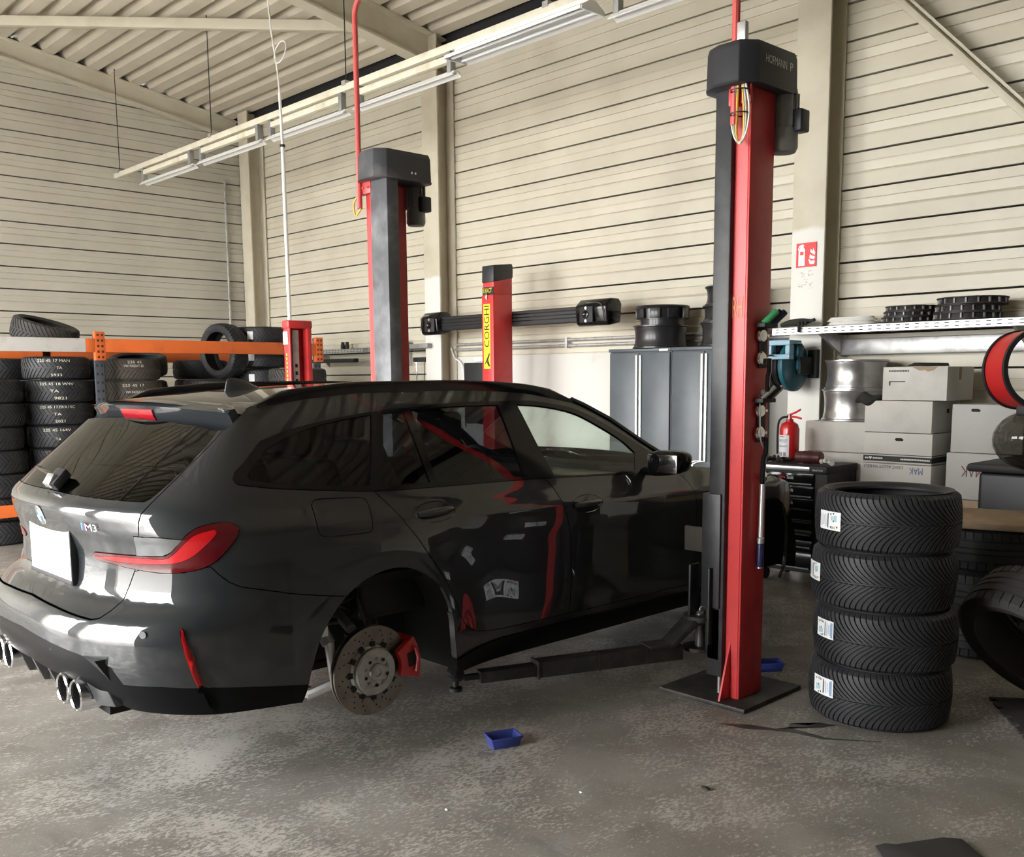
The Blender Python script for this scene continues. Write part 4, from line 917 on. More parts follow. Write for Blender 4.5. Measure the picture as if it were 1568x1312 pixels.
# --- tyres beside and behind that stack
for k, s in enumerate(('bottom', 'middle', 'top')):
    tyre(T_rib2, '%s tyre of the low pile under the flattened carton' % s, (-2.05+.01*k, 5.74, .123+k*.246), (0, 0, k*.5), 'low pile of tyres at the right edge')
tag(MB().obox((-1.98, 5.68, .765), (.36, .10, .0), (-.07, .24, .01), (0, .0, .018)).build('flattened_carton', M_cardb, bevel=.006), 'flattened brown carton lying on the low pile of tyres', 'carton')
lean = Matrix(((1, 0, 0), (0, 1, 0), (0, 0, 1)))
zax = Vector((-.24, -.74, -.58)).normalized(); xax = zax.orthogonal().normalized(); yax = zax.cross(xax)
o = tyre(T_rib, 'ribbed worn tyre leaning at the right edge beside the new stack', (-1.47, 4.81, .365)); o.rotation_euler = Matrix((xax, yax, zax)).transposed().to_euler()
# --- pallet rack with stored tyres
t = thing('pallet_rack', 'pallet rack with orange beams and grey uprights full of tyres', 'rack', (-10.5, 4.5, 0))
M_upr = mat('grey_upright', (.075,.085,.105), .45)
for (y0, y1) in ((3.775, 3.865), (6.335, 6.425)):
    for x in (-10.0, -11.50):
        u = MB().box(x-.03, x+.0, y0, y1, 0, 2.06).build('upright', M_upr, t, bevel=.003)
        q = MB()
        for k in range(20):
            for yy in (y0+.022, y1-.022): q.box(x, x+.001, yy-.008, yy+.008, .1+k*.085, .125+k*.085)
        q.build('holes', M_blackm, u, smooth=0)['kind'] = 'stuff'
    c_ = MB().box(-10.0, -9.945, y0-.005, y1+.005, 1.78, 2.065).build('beam_connector', M_orange, t, bevel=.003)
    q = MB()
    for k in range(5):
        for yy in (y0+.024, y1-.024): q.box(-9.945, -9.944, yy-.011, yy+.011, 1.80+k*.055, 1.823+k*.055)
    q.build('holes', M_darkred, c_, smooth=0)['kind'] = 'stuff'
MB().box(-9.99, -9.945, 3.87, 6.33, 1.86, 1.995).build('beam', M_orange, t, bevel=.006)
MB().box(-9.99, -9.945, 3.68, 3.77, 1.86, 1.995).build('beam', M_orange, t, bevel=.006)
MB().box(-9.99, -9.945, .9, 3.68, 1.86, 1.995).build('beam', M_white, t, bevel=.006, label='white painted rack beam')
MB().box(-11.55, -11.50, .9, 6.33, 1.79, 1.91).build('beam', M_orange, t, bevel=.006)
MB().box(-9.985, -9.96, .9, 6.33, .28, .40).build('beam', M_orange, t, bevel=.006)
def stack(x, y, n, mm, desc, group, w=.2255, top_only=0, chalk=None):
    for k in range(n):
        s = ['topmost', 'second', 'third', 'fourth', 'fifth', 'sixth', 'seventh', 'eighth', 'ninth'][n-1-k]
        rz = random.uniform(0, 6); dx, dy = random.uniform(-.015, .015), random.uniform(-.015, .015)
        o = tyre(T_chev[mm.name], ('%s tyre in %s' if k == n-1 else '%s tyre from the top in %s') % (s, desc), (x+dx, y+dy, w*.5+k*w), (0, 0, rz), group)
        if chalk and n-1-k < len(chalk):
            va = math.atan2(-y, -x)-rz
            for (txt, zo, xo, wd) in chalk[n-1-k]:
                vs, fs = text_mb(txt, .05, (wd, .026))
                on_tread('chalk_writing', vs, fs, .3195, va+xo/.318, zo, M_chalk, o)
stack(-10.36, 3.53, 8, M_rubber, 'the chalked stack left of the rack upright', 'chalked tyre stack in the rack', .2275,
      chalk=[[('225 45 17 MAN', .07, -.02, .30), ('TA', 0, .03, .05), ('5933', -.07, .0, .10)], [('235 45 18 W4V', .07, -.03, .32), ('TA', 0, -.05, .08), ('9821', -.07, .0, .11)],
             [('225 45 17ZRX15C', .07, -.02, .33), ('TA', 0, -.02, .07), ('2021', -.07, .0, .09)], [('225 45 164V', .07, -.04, .26), ('TA', -.02, -.03, .05)], [('225', .07, -.08, .09)]])
stack(-10.36, 2.86, 7, M_rubber, 'the stack at the left picture edge', 'leftmost tyre stack in the rack', .228)
stack(-10.36, 4.27, 8, M_rubber3, 'the dusty brown stack right of the rack upright', 'dusty tyre stack in the rack', .2255,
      chalk=[[('VW PASSAT B5', .035, .05, .20), ('225 45', .075, .06, .14)], [('VW PASSAT B5', -.01, .05, .20), ('225 45 17', .06, .03, .22)]])
stack(-11.05, 4.66, 7, M_rubber, 'the dark stack behind the dusty brown one', 'dark tyre stack in the rack')
stack(-10.40, 5.22, 7, M_rubber, 'the dark stack left of the labelled tyres', 'middle tyre stack in the rack')
for k in range(9):
    s = ['topmost', 'second', 'third', 'fourth', 'fifth', 'sixth', 'seventh', 'eighth', 'ninth'][8-k]
    o = tyre(T_chev[M_rubber.name], ('%s of the tyres with square paper labels in the rack' if k == 8 else '%s from the top of the tyres with square paper labels') % s, (-10.40, 5.88, .122+k*.2435), (0, 0, .3*k), 'tyres with square paper labels in the rack')
    if k in (8, 7, 6): on_tread('paper_label', *grid(.07, .09, 4), .320, math.atan2(-5.88, 10.4)-.3*k-.42+.02*(k % 2), .01, M_label, o)
stack(-9.52, 5.80, 7, M_rubber2, 'the worn stack before the rack by the red stand', 'worn tyre stack before the rack', .2435)
o = tyre(T_chev[M_rubber2.name], 'tyre lying tilted above the white end of the rack beam', (-10.42, 3.46, 2.06), (R(-4), R(17), .4))
o = tyre(T_chev[M_rubber.name], 'tyre standing upright against the tyres with paper labels', (-10.39, 5.385, 1.90), (R(90), 0, R(12)))
o = tyre(T_chev[M_rubber.name], 'dark tyre lying tilted behind the orange rack beam', (-11.05, 4.66, 1.745), (R(9), R(6), .4))
stack(-11.06, 3.22, 8, M_rubber, 'the dark back row behind the chalked stack', 'back row tyres behind the chalked stack', .2265)
stack(-11.06, 3.90, 8, M_rubber, 'the dark back row behind the rack upright', 'back row tyres behind the rack upright', .2265)
stack(-11.06, 5.42, 8, M_rubber, 'the dark back row behind the upright tyre', 'back row tyres behind the upright tyre', .2265)
stack(-11.06, 6.12, 8, M_rubber, 'the dark back row behind the labelled tyres', 'back row tyres behind the labelled tyres', .2265)
# --- floor bits
tag(MB().prism([(-2.42,3.62),(-2.32,3.70),(-2.20,3.74),(-2.17,3.80),(-2.06,3.90),(-2.03,3.97),(-2.10,3.95),(-2.12,3.88),(-2.19,3.85),(-2.17,3.79),(-2.10,3.80),(-1.98,3.80),(-1.80,3.92),(-1.78,3.93),(-1.99,3.77),(-2.12,3.75),(-2.22,3.70),(-2.30,3.64)], 'xy', .0003, .0008).build('oil_stain', mat('wet_oil', (.05,.046,.042), .3), smooth=0), 'dark wet oil stain on the floor in front of the tyre stack', 'stain')
def chip(loc, s, m, label):
    q = MB().sphere((0, 0, 0), s, 8, 5, (1, .55, .35)); q.v = [(x+.2*s*math.sin(9*y/s), y, max(z, -.3*s)+.3*s) for x, y, z in q.v]
    o = q.build('floor_chip', m); o.location = loc; tag(o, label, 'debris', 'crumbs on the floor')
chip((-2.05, 2.98, 0), .022, M_grime, 'dark crumb on the bare floor right of the blue tray'); chip((-2.62, 2.16, 0), .008, M_label, 'white crumb on the floor below the brake disc'); chip((-2.37, 2.62, 0), .008, M_label, 'white crumb on the floor below the blue tray')
def tray(loc, rz, label):
    t = thing('parts_tray', label, 'tray', loc, rz, world=False, group='small blue plastic trays on the floor')
    a, b, h = .072, .052, .048; ti = .8
    rings = [(a*ti, b*ti, 0), (a*.93, b*.92, h*.8), (a*.93, b*.92, h*.82), (a, b, h*.82), (a, b, h), (a*.92, b*.90, h), (a*.76, b*.74, .006)]
    vs = []; 
    for x, y, z in rings: vs += [(-x, -y, z), (x, -y, z), (x, y, z), (-x, y, z)]
    n = 4; m_ = len(rings)
    fs = [(i*n+k, i*n+(k+1) % n, (i+1)*n+(k+1) % n, (i+1)*n+k) for i in range(m_-1) for k in range(n)]+[(3, 2, 1, 0), tuple(range((m_-1)*n, m_*n))]
    MB().add(vs, fs).build('bin', M_blue, t, bevel=.002)
    for (x, y) in ((-.01, .0), (.012, -.012)): MB().sphere((x, y, .012), .008, 8, 6).build('nut', M_chrome, t)
    return t
tray((-2.935, 2.745, 0), R(68), 'small blue plastic tray on the open floor'); tray((-2.70, 4.50, 0), R(50), 'small blue plastic tray behind the lift post')
def jig(p0, p1, n, dep):
    p0, p1 = Vector((*p0, 0)), Vector((*p1, 0)); d = (p1-p0)/n; nn = Vector((-d.y, d.x, 0)).normalized(); out = []
    for k in range(n):
        a = p0+d*k; out += [a, a+d*.35, a+d*.30+nn*dep, a+d*.70+nn*dep, a+d*.65]
    return [(q.x, q.y) for q in out]
tag(MB().prism(jig((-1.68, 4.83), (-1.30, 4.28), 6, .025)+[(-.55, 4.75), (-.9, 5.4)], 'xy', 0, .012).build('floor_mat', mat('dark_mat', (.035,.033,.033), .8), bevel=.002), 'dark interlocking rubber mat under the leaning tyre', 'mat')
tag(MB().prism([(-1.375, 2.99), (-1.36, 3.03)]+[(-1.36+.03, 3.05), (-1.24, 3.21), (-1.19, 3.245), (-.75, 2.9), (-1.0, 2.6)], 'xy', 0, .012).build('floor_mat', mat('dark_mat', (.035,.033,.033), .8), bevel=.002), 'corner of a dark rubber mat at the lower picture edge', 'mat')
# ------------------------------------------------------------------ the car
def spl(xs, ys):
    """monotone-ish cubic (pchip) interpolant"""
    xs=np.array(xs,float); ys=np.array(ys,float); h=np.diff(xs); d=np.diff(ys)/h
    m=np.zeros_like(ys); m[0]=d[0]; m[-1]=d[-1]
    for i in range(1,len(xs)-1):
        if d[i-1]*d[i]>0:
            w1=2*h[i]+h[i-1]; w2=h[i]+2*h[i-1]; m[i]=(w1+w2)/(w1/d[i-1]+w2/d[i])
    def f(x):
        x=np.clip(np.asarray(x,float),xs[0],xs[-1]); i=np.clip(np.searchsorted(xs,x)-1,0,len(xs)-2)
        t=(x-xs[i])/h[i]; t2=t*t; t3=t2*t
        return (2*t3-3*t2+1)*ys[i]+(t3-2*t2+t)*h[i]*m[i]+(-2*t3+3*t2)*ys[i+1]+(t3-t2)*h[i]*m[i+1]
    return f
Y1=-.40; SW=1.30; SC=Y1-SW; Y2=2.92; SWF=1.3
W0=spl([.10,.17,.24,.34,.50,.66,.78,.855,.90,.94,1.0,1.1,1.2,1.3,1.45],
       [.80,.845,.868,.878,.888,.900,.910,.909,.888,.865,.838,.790,.735,.675,.57])
YR=spl([.10,.20,.28,.36,.45,.53,.585,.635,.66,.70,.78,.85,.92,.965,.99,1.02,1.10,1.20,1.30,1.45],
       [-.86,-.93,-1.0,-1.045,-1.065,-1.065,-1.045,-.985,-.945,-.93,-.925,-.94,-.965,-.975,-.965,-.93,-.83,-.70,-.565,-.36])
NN=spl([.1,.4,.6,.7,.95,1.1,1.45],[2.9,2.9,2.8,2.7,2.7,3.0,3.3])
CRS=spl([.30,.373,.481,.594,.666,.70],[-.805,-.828,-.849,-.905,-1.0,-1.06])
def sstep(a,b,x):
    t=np.clip((x-a)/(b-a),0,1); return t*t*(3-2*t)
def side_x(y,z):
    w=W0(z-(.985-.031*y-.965)*sstep(.62,.86,z))
    for yc,A in ((0.,.042),(2.857,.036)):
        r=np.hypot(y-yc,(z-.36)*.92)
        w=w+A*np.exp(-(np.maximum(r-.34,0)/.17)**2)*(1-sstep(.80,.90,z))
    w=w-.05*sstep(1.2,2.6,y)*sstep(.88,1.1,z)
    w=w-.035*sstep(.2,-.6,y)*sstep(.9,1.25,z)
    return w
def P(s,z):
    s=np.asarray(s,float); z=np.asarray(z,float)
    s,z=np.broadcast_arrays(s,z)
    y=s.copy(); x=side_x(np.maximum(s,Y1),z)
    q=(Y1-s)/SW; m=s<Y1
    ph=np.clip(q,0,1)*np.pi/2; n=NN(z); r=(np.abs(np.cos(ph))**n+np.abs(np.sin(ph))**n)**(-1/n)
    wr=side_x(Y1,z); L=Y1-YR(z)
    sc=CRS(z); dd=s-sc; fz=sstep(.24,.34,z)*(1-sstep(.46,.60,z))
    r=r*(1+fz*np.where(dd>0,-.014*np.minimum(dd/.012,1)*np.exp(-np.maximum(dd-.012,0)/.13),.006*np.exp(np.minimum(dd,0)/.07)-.006*np.minimum(np.maximum(dd+.0,0)/.012,1)))
    x=np.where(m,wr*r*np.cos(ph),x); y=np.where(m,Y1-L*r*np.sin(ph),y)
    mf=s>Y2; ph=np.clip((s-Y2)/SWF,0,1)*np.pi/2; n=2.15; r=(np.cos(ph)**n+np.sin(ph)**n)**(-1/n)
    wf=side_x(Y2,z); Lf=.78-.16*sstep(.5,.95,z)
    x=np.where(mf,wf*r*np.cos(ph),x); y=np.where(mf,Y2+Lf*r*np.sin(ph),y)
    return np.stack([x,y,z],-1)
def Nrm(s, z, h=2e-3):
    n = np.cross(P(s+h, z)-P(s-h, z), P(s, z+h)-P(s, z-h)); n /= np.maximum(np.linalg.norm(n, axis=-1, keepdims=True), 1e-9); return n
def inpoly(poly, pts):
    x, y = pts[:, 0], pts[:, 1]; c = np.zeros(len(pts), bool); j = len(poly)-1
    for i in range(len(poly)):
        xi, yi = poly[i]; xj, yj = poly[j]
        if yi != yj: c ^= ((yi > y) != (yj > y)) & (x < (xj-xi)*(y-yi)/(yj-yi)+xi)
        j = i
    return c
def rounded(pts, step=.02, corner=38):
    """closed outline: spline through the points, keeping sharp corners"""
    n = len(pts); pts = [np.array(p, float) for p in pts]; cor = []
    for i in range(n):
        a, b = pts[i]-pts[i-1], pts[(i+1) % n]-pts[i]
        an = abs(math.degrees(math.atan2(a[0]*b[1]-a[1]*b[0], a@b)))
        cor.append(an > corner)
    out = []
    for i in range(n):
        p1, p2 = pts[i], pts[(i+1) % n]
        p0 = pts[i-1] if not cor[i] else p1-(p2-p1); p3 = pts[(i+2) % n] if not cor[(i+1) % n] else p2+(p2-p1)
        L = np.linalg.norm(p2-p1); k = max(1, int(round(L/step)))
        def lim(v):                                   # keep the tangents short next to long neighbours
            l = np.linalg.norm(v); return v*min(1, 1.2*L/max(l, 1e-9))
        m1, m2 = lim((p2-p0)/2), lim((p3-p1)/2)
        for q in range(k):
            t = q/k; t2 = t*t; t3 = t2*t
            out.append((2*t3-3*t2+1)*p1+(t3-2*t2+t)*m1+(-2*t3+3*t2)*p2+(t3-t2)*m2)
    return [tuple(p) for p in out]
def ell(cs, cz, a, b, n=28): return [(cs+a*math.cos(2*PI*k/n), cz+b*math.sin(2*PI*k/n)) for k in range(n)]
SCc = SC
OUT = {}
OUT['domain'] = [(SCc,.36),(-1.28,.345),(-1.182,.30),(-1.132,.268),(-.984,.260),(-.814,.252),(-.596,.243),(-.367,.227),(-.30,.05),(.40,.05),(.433,.158),(.692,.172),(1.377,.168),(2.44,.165),(2.512,.165),(2.52,.05),(3.19,.05),(3.215,.20),(3.7,.20),(4.22,.20),
    (4.22,.655),(3.7,.690),(3.3,.755),(3.0,.838),(2.6,.905),(2.18,.955),(2.06,.985),(1.911,1.073),(1.819,1.128),(1.677,1.218),(1.51,1.298),(1.42,1.330),(1.312,1.351),(1.074,1.386),(.65,1.404),(.167,1.401),(-.131,1.381),(-.304,1.360),(-.442,1.338),(-.592,1.318),(-.70,1.295),(-.816,1.262),(-1.2,1.285),(SCc,1.295)]
OUT['arch_r'] = rounded([(-.372,.20),(-.349,.262),(-.322,.37),(-.288,.465),(-.235,.55),(-.165,.62),(-.079,.669),(.017,.692),(.105,.687),(.195,.653),(.285,.589),(.345,.505),(.376,.412),(.392,.31),(.424,.165),(.43,.03),(-.38,.03)])
OUT['arch_f'] = rounded([(2.857+.375*math.cos(a), .345+.37*math.sin(a)) for a in np.linspace(-.35, PI+.35, 24)]+[(2.505,.03),(3.21,.03)])
OUT['win'] = rounded([(-.672,1.092),(-.640,1.070),(-.396,1.044),(.027,1.000),(.435,.988),(.734,.982),(1.061,.972),(1.55,.952),(1.80,.943),(1.93,.955),(1.96,1.0),(1.895,1.050),(1.691,1.163),(1.587,1.218),(1.432,1.283),(1.219,1.324),(1.038,1.336),(.605,1.335),(.365,1.322),(.151,1.309),(-.073,1.283),(-.236,1.255),(-.37,1.222),(-.527,1.170),(-.662,1.112)], .025, 60)
OUT['g_quarter'] = rounded([(-.578,1.095),(-.54,1.123),(-.36,1.194),(-.244,1.236),(-.113,1.266),(.013,1.285),(.142,1.298),(.020,1.020),(-.267,1.046),(-.455,1.067),(-.565,1.082)], .03, 45)
OUT['g_vent'] = rounded([(.205,1.302),(.316,1.309),(.319,1.16),(.327,1.010),(.074,1.018)], .03)
OUT['g_rear'] = rounded([(.362,1.312),(.597,1.320),(.890,1.320),(.887,1.164),(.887,.990),(.441,1.002),(.363,1.006),(.361,1.145)], .03)
OUT['g_front'] = rounded([(1.019,1.319),(1.204,1.304),(1.404,1.264),(1.569,1.188),(1.70,1.112),(1.765,1.05),(1.70,.958),(1.372,.966),(1.088,.979),(1.046,1.125)], .03)
OUT['flap'] = rounded([(-.268,.972),(-.255,.986),(-.228,.991),(-.045,.981),(-.022,.972),(-.014,.950),(-.024,.883),(-.032,.860),(-.050,.850),(-.243,.853),(-.264,.863),(-.274,.885),(-.270,.941)], .012, 80)
seam_r = [(.031,.998),(.070,.958),(.110,.905),(.160,.828),(.220,.742),(.285,.660),(.345,.575),(.395,.485),(.438,.405),(.478,.362),(.53,.335),(.598,.320),(.705,.310)]
seam_m = [(1.017,.979),(1.060,.920),(1.098,.810),(1.132,.700),(1.152,.599),(1.160,.493),(1.160,.403),(1.160,.300)]
OUT['rdoor'] = rounded(seam_r+[(1.160,.300)]+seam_m[::-1][1:]+[(.734,.984),(.435,.990)], .02, 50)
seam_f = [(2.029,.940),(2.10,.885),(2.142,.810),(2.165,.700),(2.185,.5),(2.18,.290)]
OUT['fdoor'] = rounded(seam_m+[(1.6,.295)]+seam_f[::-1]+[(1.80,.945),(1.55,.954),(1.061,.976)], .02, 50)
OUT['rec_r'] = ell(.305,.892,.108,.040); OUT['rec_f'] = ell(1.255,.836,.110,.041)
OUT['skirt'] = [(.38,.215),(.407,.231),(.55,.255),(.695,.268),(1.345,.266),(2.236,.250),(2.47,.235),(2.5,.02),(.38,.02)]
OUT['lamp'] = rounded([(-1.372,.800),(-1.350,.818),(-1.147,.826),(-1.024,.830),(-.985,.845),(-.931,.886),(-.887,.913),(-.827,.934),(-.735,.945),(-.682,.938),(-.661,.919),(-.707,.877),(-.776,.829),(-.852,.793),(-.949,.773),(-1.055,.769),(-1.173,.776),(-1.284,.785),(-1.350,.790)], .015, 60)
OUT['lamp_clear'] = [(-1.118,.898),(-1.003,.897),(-.925,.890),(-.985,.845),(-1.024,.830),(-1.137,.826)]
OUT['lamp_bright'] = rounded([(-1.36,.803),(-1.20,.816),(-1.02,.820),(-.973,.840),(-.914,.881),(-.859,.907),(-.775,.922),(-.771,.910),(-.837,.868),(-.907,.828),(-.988,.805),(-1.102,.798),(-1.25,.797)], .015, 60)
OUT['gate'] = [(-.80,1.30),(-.822,1.256),(-.89,1.195),(-.953,1.132),(-.995,1.07),(-1.028,1.015),(-1.051,.978),(-1.068,.950),(-1.101,.890),(-1.134,.826),(-1.160,.766),(-1.184,.712),(-1.197,.660),(-1.200,.630),(-1.215,.605),(-1.245,.598),(-1.311,.600),(-1.465,.607),(SCc,.613),(SCc,1.35)]
OUT['rglass'] = rounded([(-.855,1.30),(-.868,1.255),(-1.042,1.030),(-1.060,1.019),(-1.271,1.021),(SCc,1.024),(SCc,1.40)], .03, 30)
OUT['bumper'] = [(SCc,.611),(-1.465,.605),(-1.311,.598),(-1.245,.596),(-1.215,.603),(-1.200,.628),(-1.197,.660),(-1.184,.712),(-1.160,.766),(-1.13,.775),(-1.055,.768),(-.949,.772),(-.852,.792),(-.832,.790),(-.800,.762),(-.755,.733),(-.70,.713),(-.60,.695),(-.511,.680),(-.38,.655),(-.10,.60),(-.10,.30),(-.359,.298),(-.605,.335),(-.82,.362),(-.966,.376),(-1.105,.378),(-1.120,.41),(-1.135,.440),(-1.17,.452),(-1.287,.470),(-1.45,.482),(SCc,.492)]
OUT['refl'] = [(-.893,.585),(-.884,.578),(-.846,.481),(-.822,.373),(-.838,.373),(-.864,.472)]
LINES = [[(float(CRS(z)), z) for z in np.linspace(.30, .66, 19)], [(float(CRS(z))+.012, z) for z in np.linspace(.30, .66, 19)], [(SCc, .36), (SCc, 1.295)]]
# order matters: first polygon that holds a triangle wins
ORDER = ['arch_r', 'arch_f', 'g_quarter', 'g_vent', 'g_rear', 'g_front', 'win', 'lamp_bright', 'lamp_clear', 'lamp', 'refl', 'flap', 'rec_r', 'rec_f', 'rdoor', 'fdoor', 'skirt', 'rglass', 'gate', 'bumper']
def car_regions():
    verts, edges = [], []
    def addloop(pl, closed=True):
        o = len(verts); verts.extend((max(float(a), SCc), float(b)) for a, b in pl); n = len(pl)
        edges.extend((o+i, o+(i+1) % n) for i in range(n if closed else n-1))
    def dens(pl, closed, st=.03):
        out = []; n = len(pl)
        for i in range(n if closed else n-1):
            a, b = np.array(pl[i]), np.array(pl[(i+1) % n]); k = max(1, int(np.linalg.norm(b-a)/st)); out += [tuple(a+(b-a)*q/k) for q in range(k)]
        return out if closed else out+[pl[-1]]
    dom = rounded(OUT['domain'], .03, 40); OUT['domain'] = dom
    for k in ['domain']+ORDER: addloop(dens(OUT[k], True))
    for l in LINES: addloop(dens(l, False), False)
    g = np.array([(s, z) for s in np.arange(SCc+.012, 4.22, .024) for z in np.arange(.06, 1.42, .02)]); g += np.random.RandomState(3).uniform(-.003, .003, g.shape)
    verts += [tuple(q) for q in g[inpoly(dom, g)]]
    V, _, F, *_ = delaunay_2d_cdt([Vector(v) for v in verts], edges, [], 0, 1e-5)
    V = np.array([tuple(v) for v in V]); F = np.array([f for f in F if len(f) == 3]); c = V[F].mean(1)
    reg = np.full(len(F), -1); ok = inpoly(dom, c)
    for i, k in enumerate(ORDER):
        m = ok & (reg < 0) & inpoly(OUT[k], c); reg[m] = i
    names = np.array(ORDER+['quarter', 'sill', 'fender', 'fbumper', 'lower'])
    rest = ok & (reg < 0); b = len(ORDER)
    reg[rest] = b
    reg[rest & (c[:, 0] > .36) & (c[:, 0] < 2.45) & (c[:, 1] < .45)] = b+1
    reg[rest & (c[:, 0] > 1.98) & (c[:, 1] < 1.0) & ~((c[:, 0] < 2.45) & (c[:, 1] < .30))] = b+2
    reg[rest & (c[:, 0] > 3.27)] = b+3
    reg[rest & (c[:, 0] < -.25) & (c[:, 1] < .55)] = b+4
    A = np.cross(V[F[:, 1]]-V[F[:, 0]], V[F[:, 2]]-V[F[:, 0]]); F[A < 0] = F[A < 0][:, ::-1]
    return V, F, reg, list(names)
def region_meshes(V, F, name, off=0., gap=.0, flange=.018, m=None, merge=False, tol=1e-6):
    """one region of the body skin as mesh data for the right side, the left side or both joined"""
    tri = F; used = np.unique(tri); idx = -np.ones(len(V), int); idx[used] = np.arange(len(used)); T = idx[tri]; S = V[used].copy()
    ec = {}
    for t in T:
        for a, b in ((t[0], t[1]), (t[1], t[2]), (t[2], t[0])): ec[(a, b)] = ec.get((a, b), 0)+1
    bd = [(a, b) for (a, b) in ec if (b, a) not in ec]
    onc = S[:, 0] < SCc+1e-4
    nin = np.zeros_like(S)
    for a, b in bd:
        if onc[a] and onc[b]: continue
        d = S[b]-S[a]; n = np.array([-d[1], d[0]]); n /= max(np.linalg.norm(n), 1e-9); nin[a] += n; nin[b] += n
    ln = np.linalg.norm(nin, axis=1); mv = ln > .3
    S2 = S.copy(); S2[mv] += nin[mv]/ln[mv][:, None]*gap; S2[onc, 0] = SCc
    N = Nrm(np.where(onc, SCc+2.1e-3, S2[:, 0]), S2[:, 1]); N[onc, 0] = 0; N /= np.linalg.norm(N, axis=1, keepdims=True)
    o = off(S2[:, 0], S2[:, 1])[:, None] if callable(off) else off
    Q = P(S2[:, 0], S2[:, 1])+N*o; Q[onc, 0] = 0
    # face direction
    vs = [tuple(q) for q in Q]; ns = [tuple(q) for q in N]; fs = [tuple(int(i) for i in t) for t in T]
    if flange:
        for a, b in bd:
            if onc[a] and onc[b]: continue
            i = len(vs); qa, qb = Q[a], Q[b]; ia, ib = qa-N[a]*flange, qb-N[b]*flange
            nn = np.cross(qb-qa, N[a]); nn /= max(np.linalg.norm(nn), 1e-9)
            w = (i, i+1, i+2, i+3); vs += [tuple(qa), tuple(qb), tuple(ib), tuple(ia)]
            g = np.cross(qb-qa, ib-qa); out3 = -(nin[a][0]*(P(S[a][0]+1e-3, S[a][1])-P(S[a][0], S[a][1]))+nin[a][1]*(P(S[a][0], S[a][1]+1e-3)-P(S[a][0], S[a][1])))
            if nn@out3 < 0: nn = -nn
            if g@out3 < 0: w = w[::-1]
            ns += [tuple(nn)]*4; fs.append(w)
    def mk(vs, ns, fs):
        me = bpy.data.meshes.new(name); me.from_pydata(vs, [], fs); me.polygons.foreach_set('use_smooth', [True]*len(fs))
        me.update(); me.normals_split_custom_set_from_vertices([Vector(q).normalized() for q in ns])
        if m: me.materials.append(m)
        return me
    lv = [(-x, y, z) for x, y, z in vs]; lnn = [(-x, y, z) for x, y, z in ns]; lf = [f[::-1] for f in fs]
    if merge:
        k = len(vs); remap = list(range(k, 2*k)); V2 = list(vs); N2 = list(ns)
        rm = {}
        for i in range(k):
            if i < len(onc) and onc[i]: rm[i] = i
            else: rm[i] = len(V2); V2.append(lv[i]); N2.append(lnn[i])
        return [mk(V2, N2, fs+[tuple(rm[i] for i in f) for f in lf])]
    return [mk(vs, ns, fs), mk(lv, lnn, lf)]

M_paint = mat('car_paint', (.020,.023,.0265), .45, 0., coat=1.0, spec=.12)
M_paint.node_tree.nodes['Principled BSDF'].inputs['Coat Roughness'].default_value = .008; M_paint.node_tree.nodes['Principled BSDF'].inputs['Coat IOR'].default_value = 1.68
M_gdark = glass('privacy_glass', (.085,.09,.098)); M_gclear = glass('clear_glass', (.84,.91,.87)); M_grear = glass('rear_privacy_glass', (.13,.13,.125))
M_lampd = mat('lamp_dark_red', (.085,.003,.006), .08, coat=.7); M_lampb = mat('lamp_red', (.50,.008,.012), .15, coat=.5); M_lampc = mat('lamp_clear', (.17,.175,.18), .12, .5, coat=1.)
M_well = mat('wheel_liner', (.012,.012,.013), .85)
CX, CYR, LIFT = -4.025, 2.24, .13
car = thing('car', 'dark grey estate car without wheels raised on the lift', 'car', (CX, CYR, LIFT), world=False)
V_, F_, REG, NM = car_regions()
bowl = lambda cs, cz, a, b: (lambda s, z: -.026*np.clip(1-((s-cs)/a)**2-((z-cz)/b)**2, 0, 1)**.6)
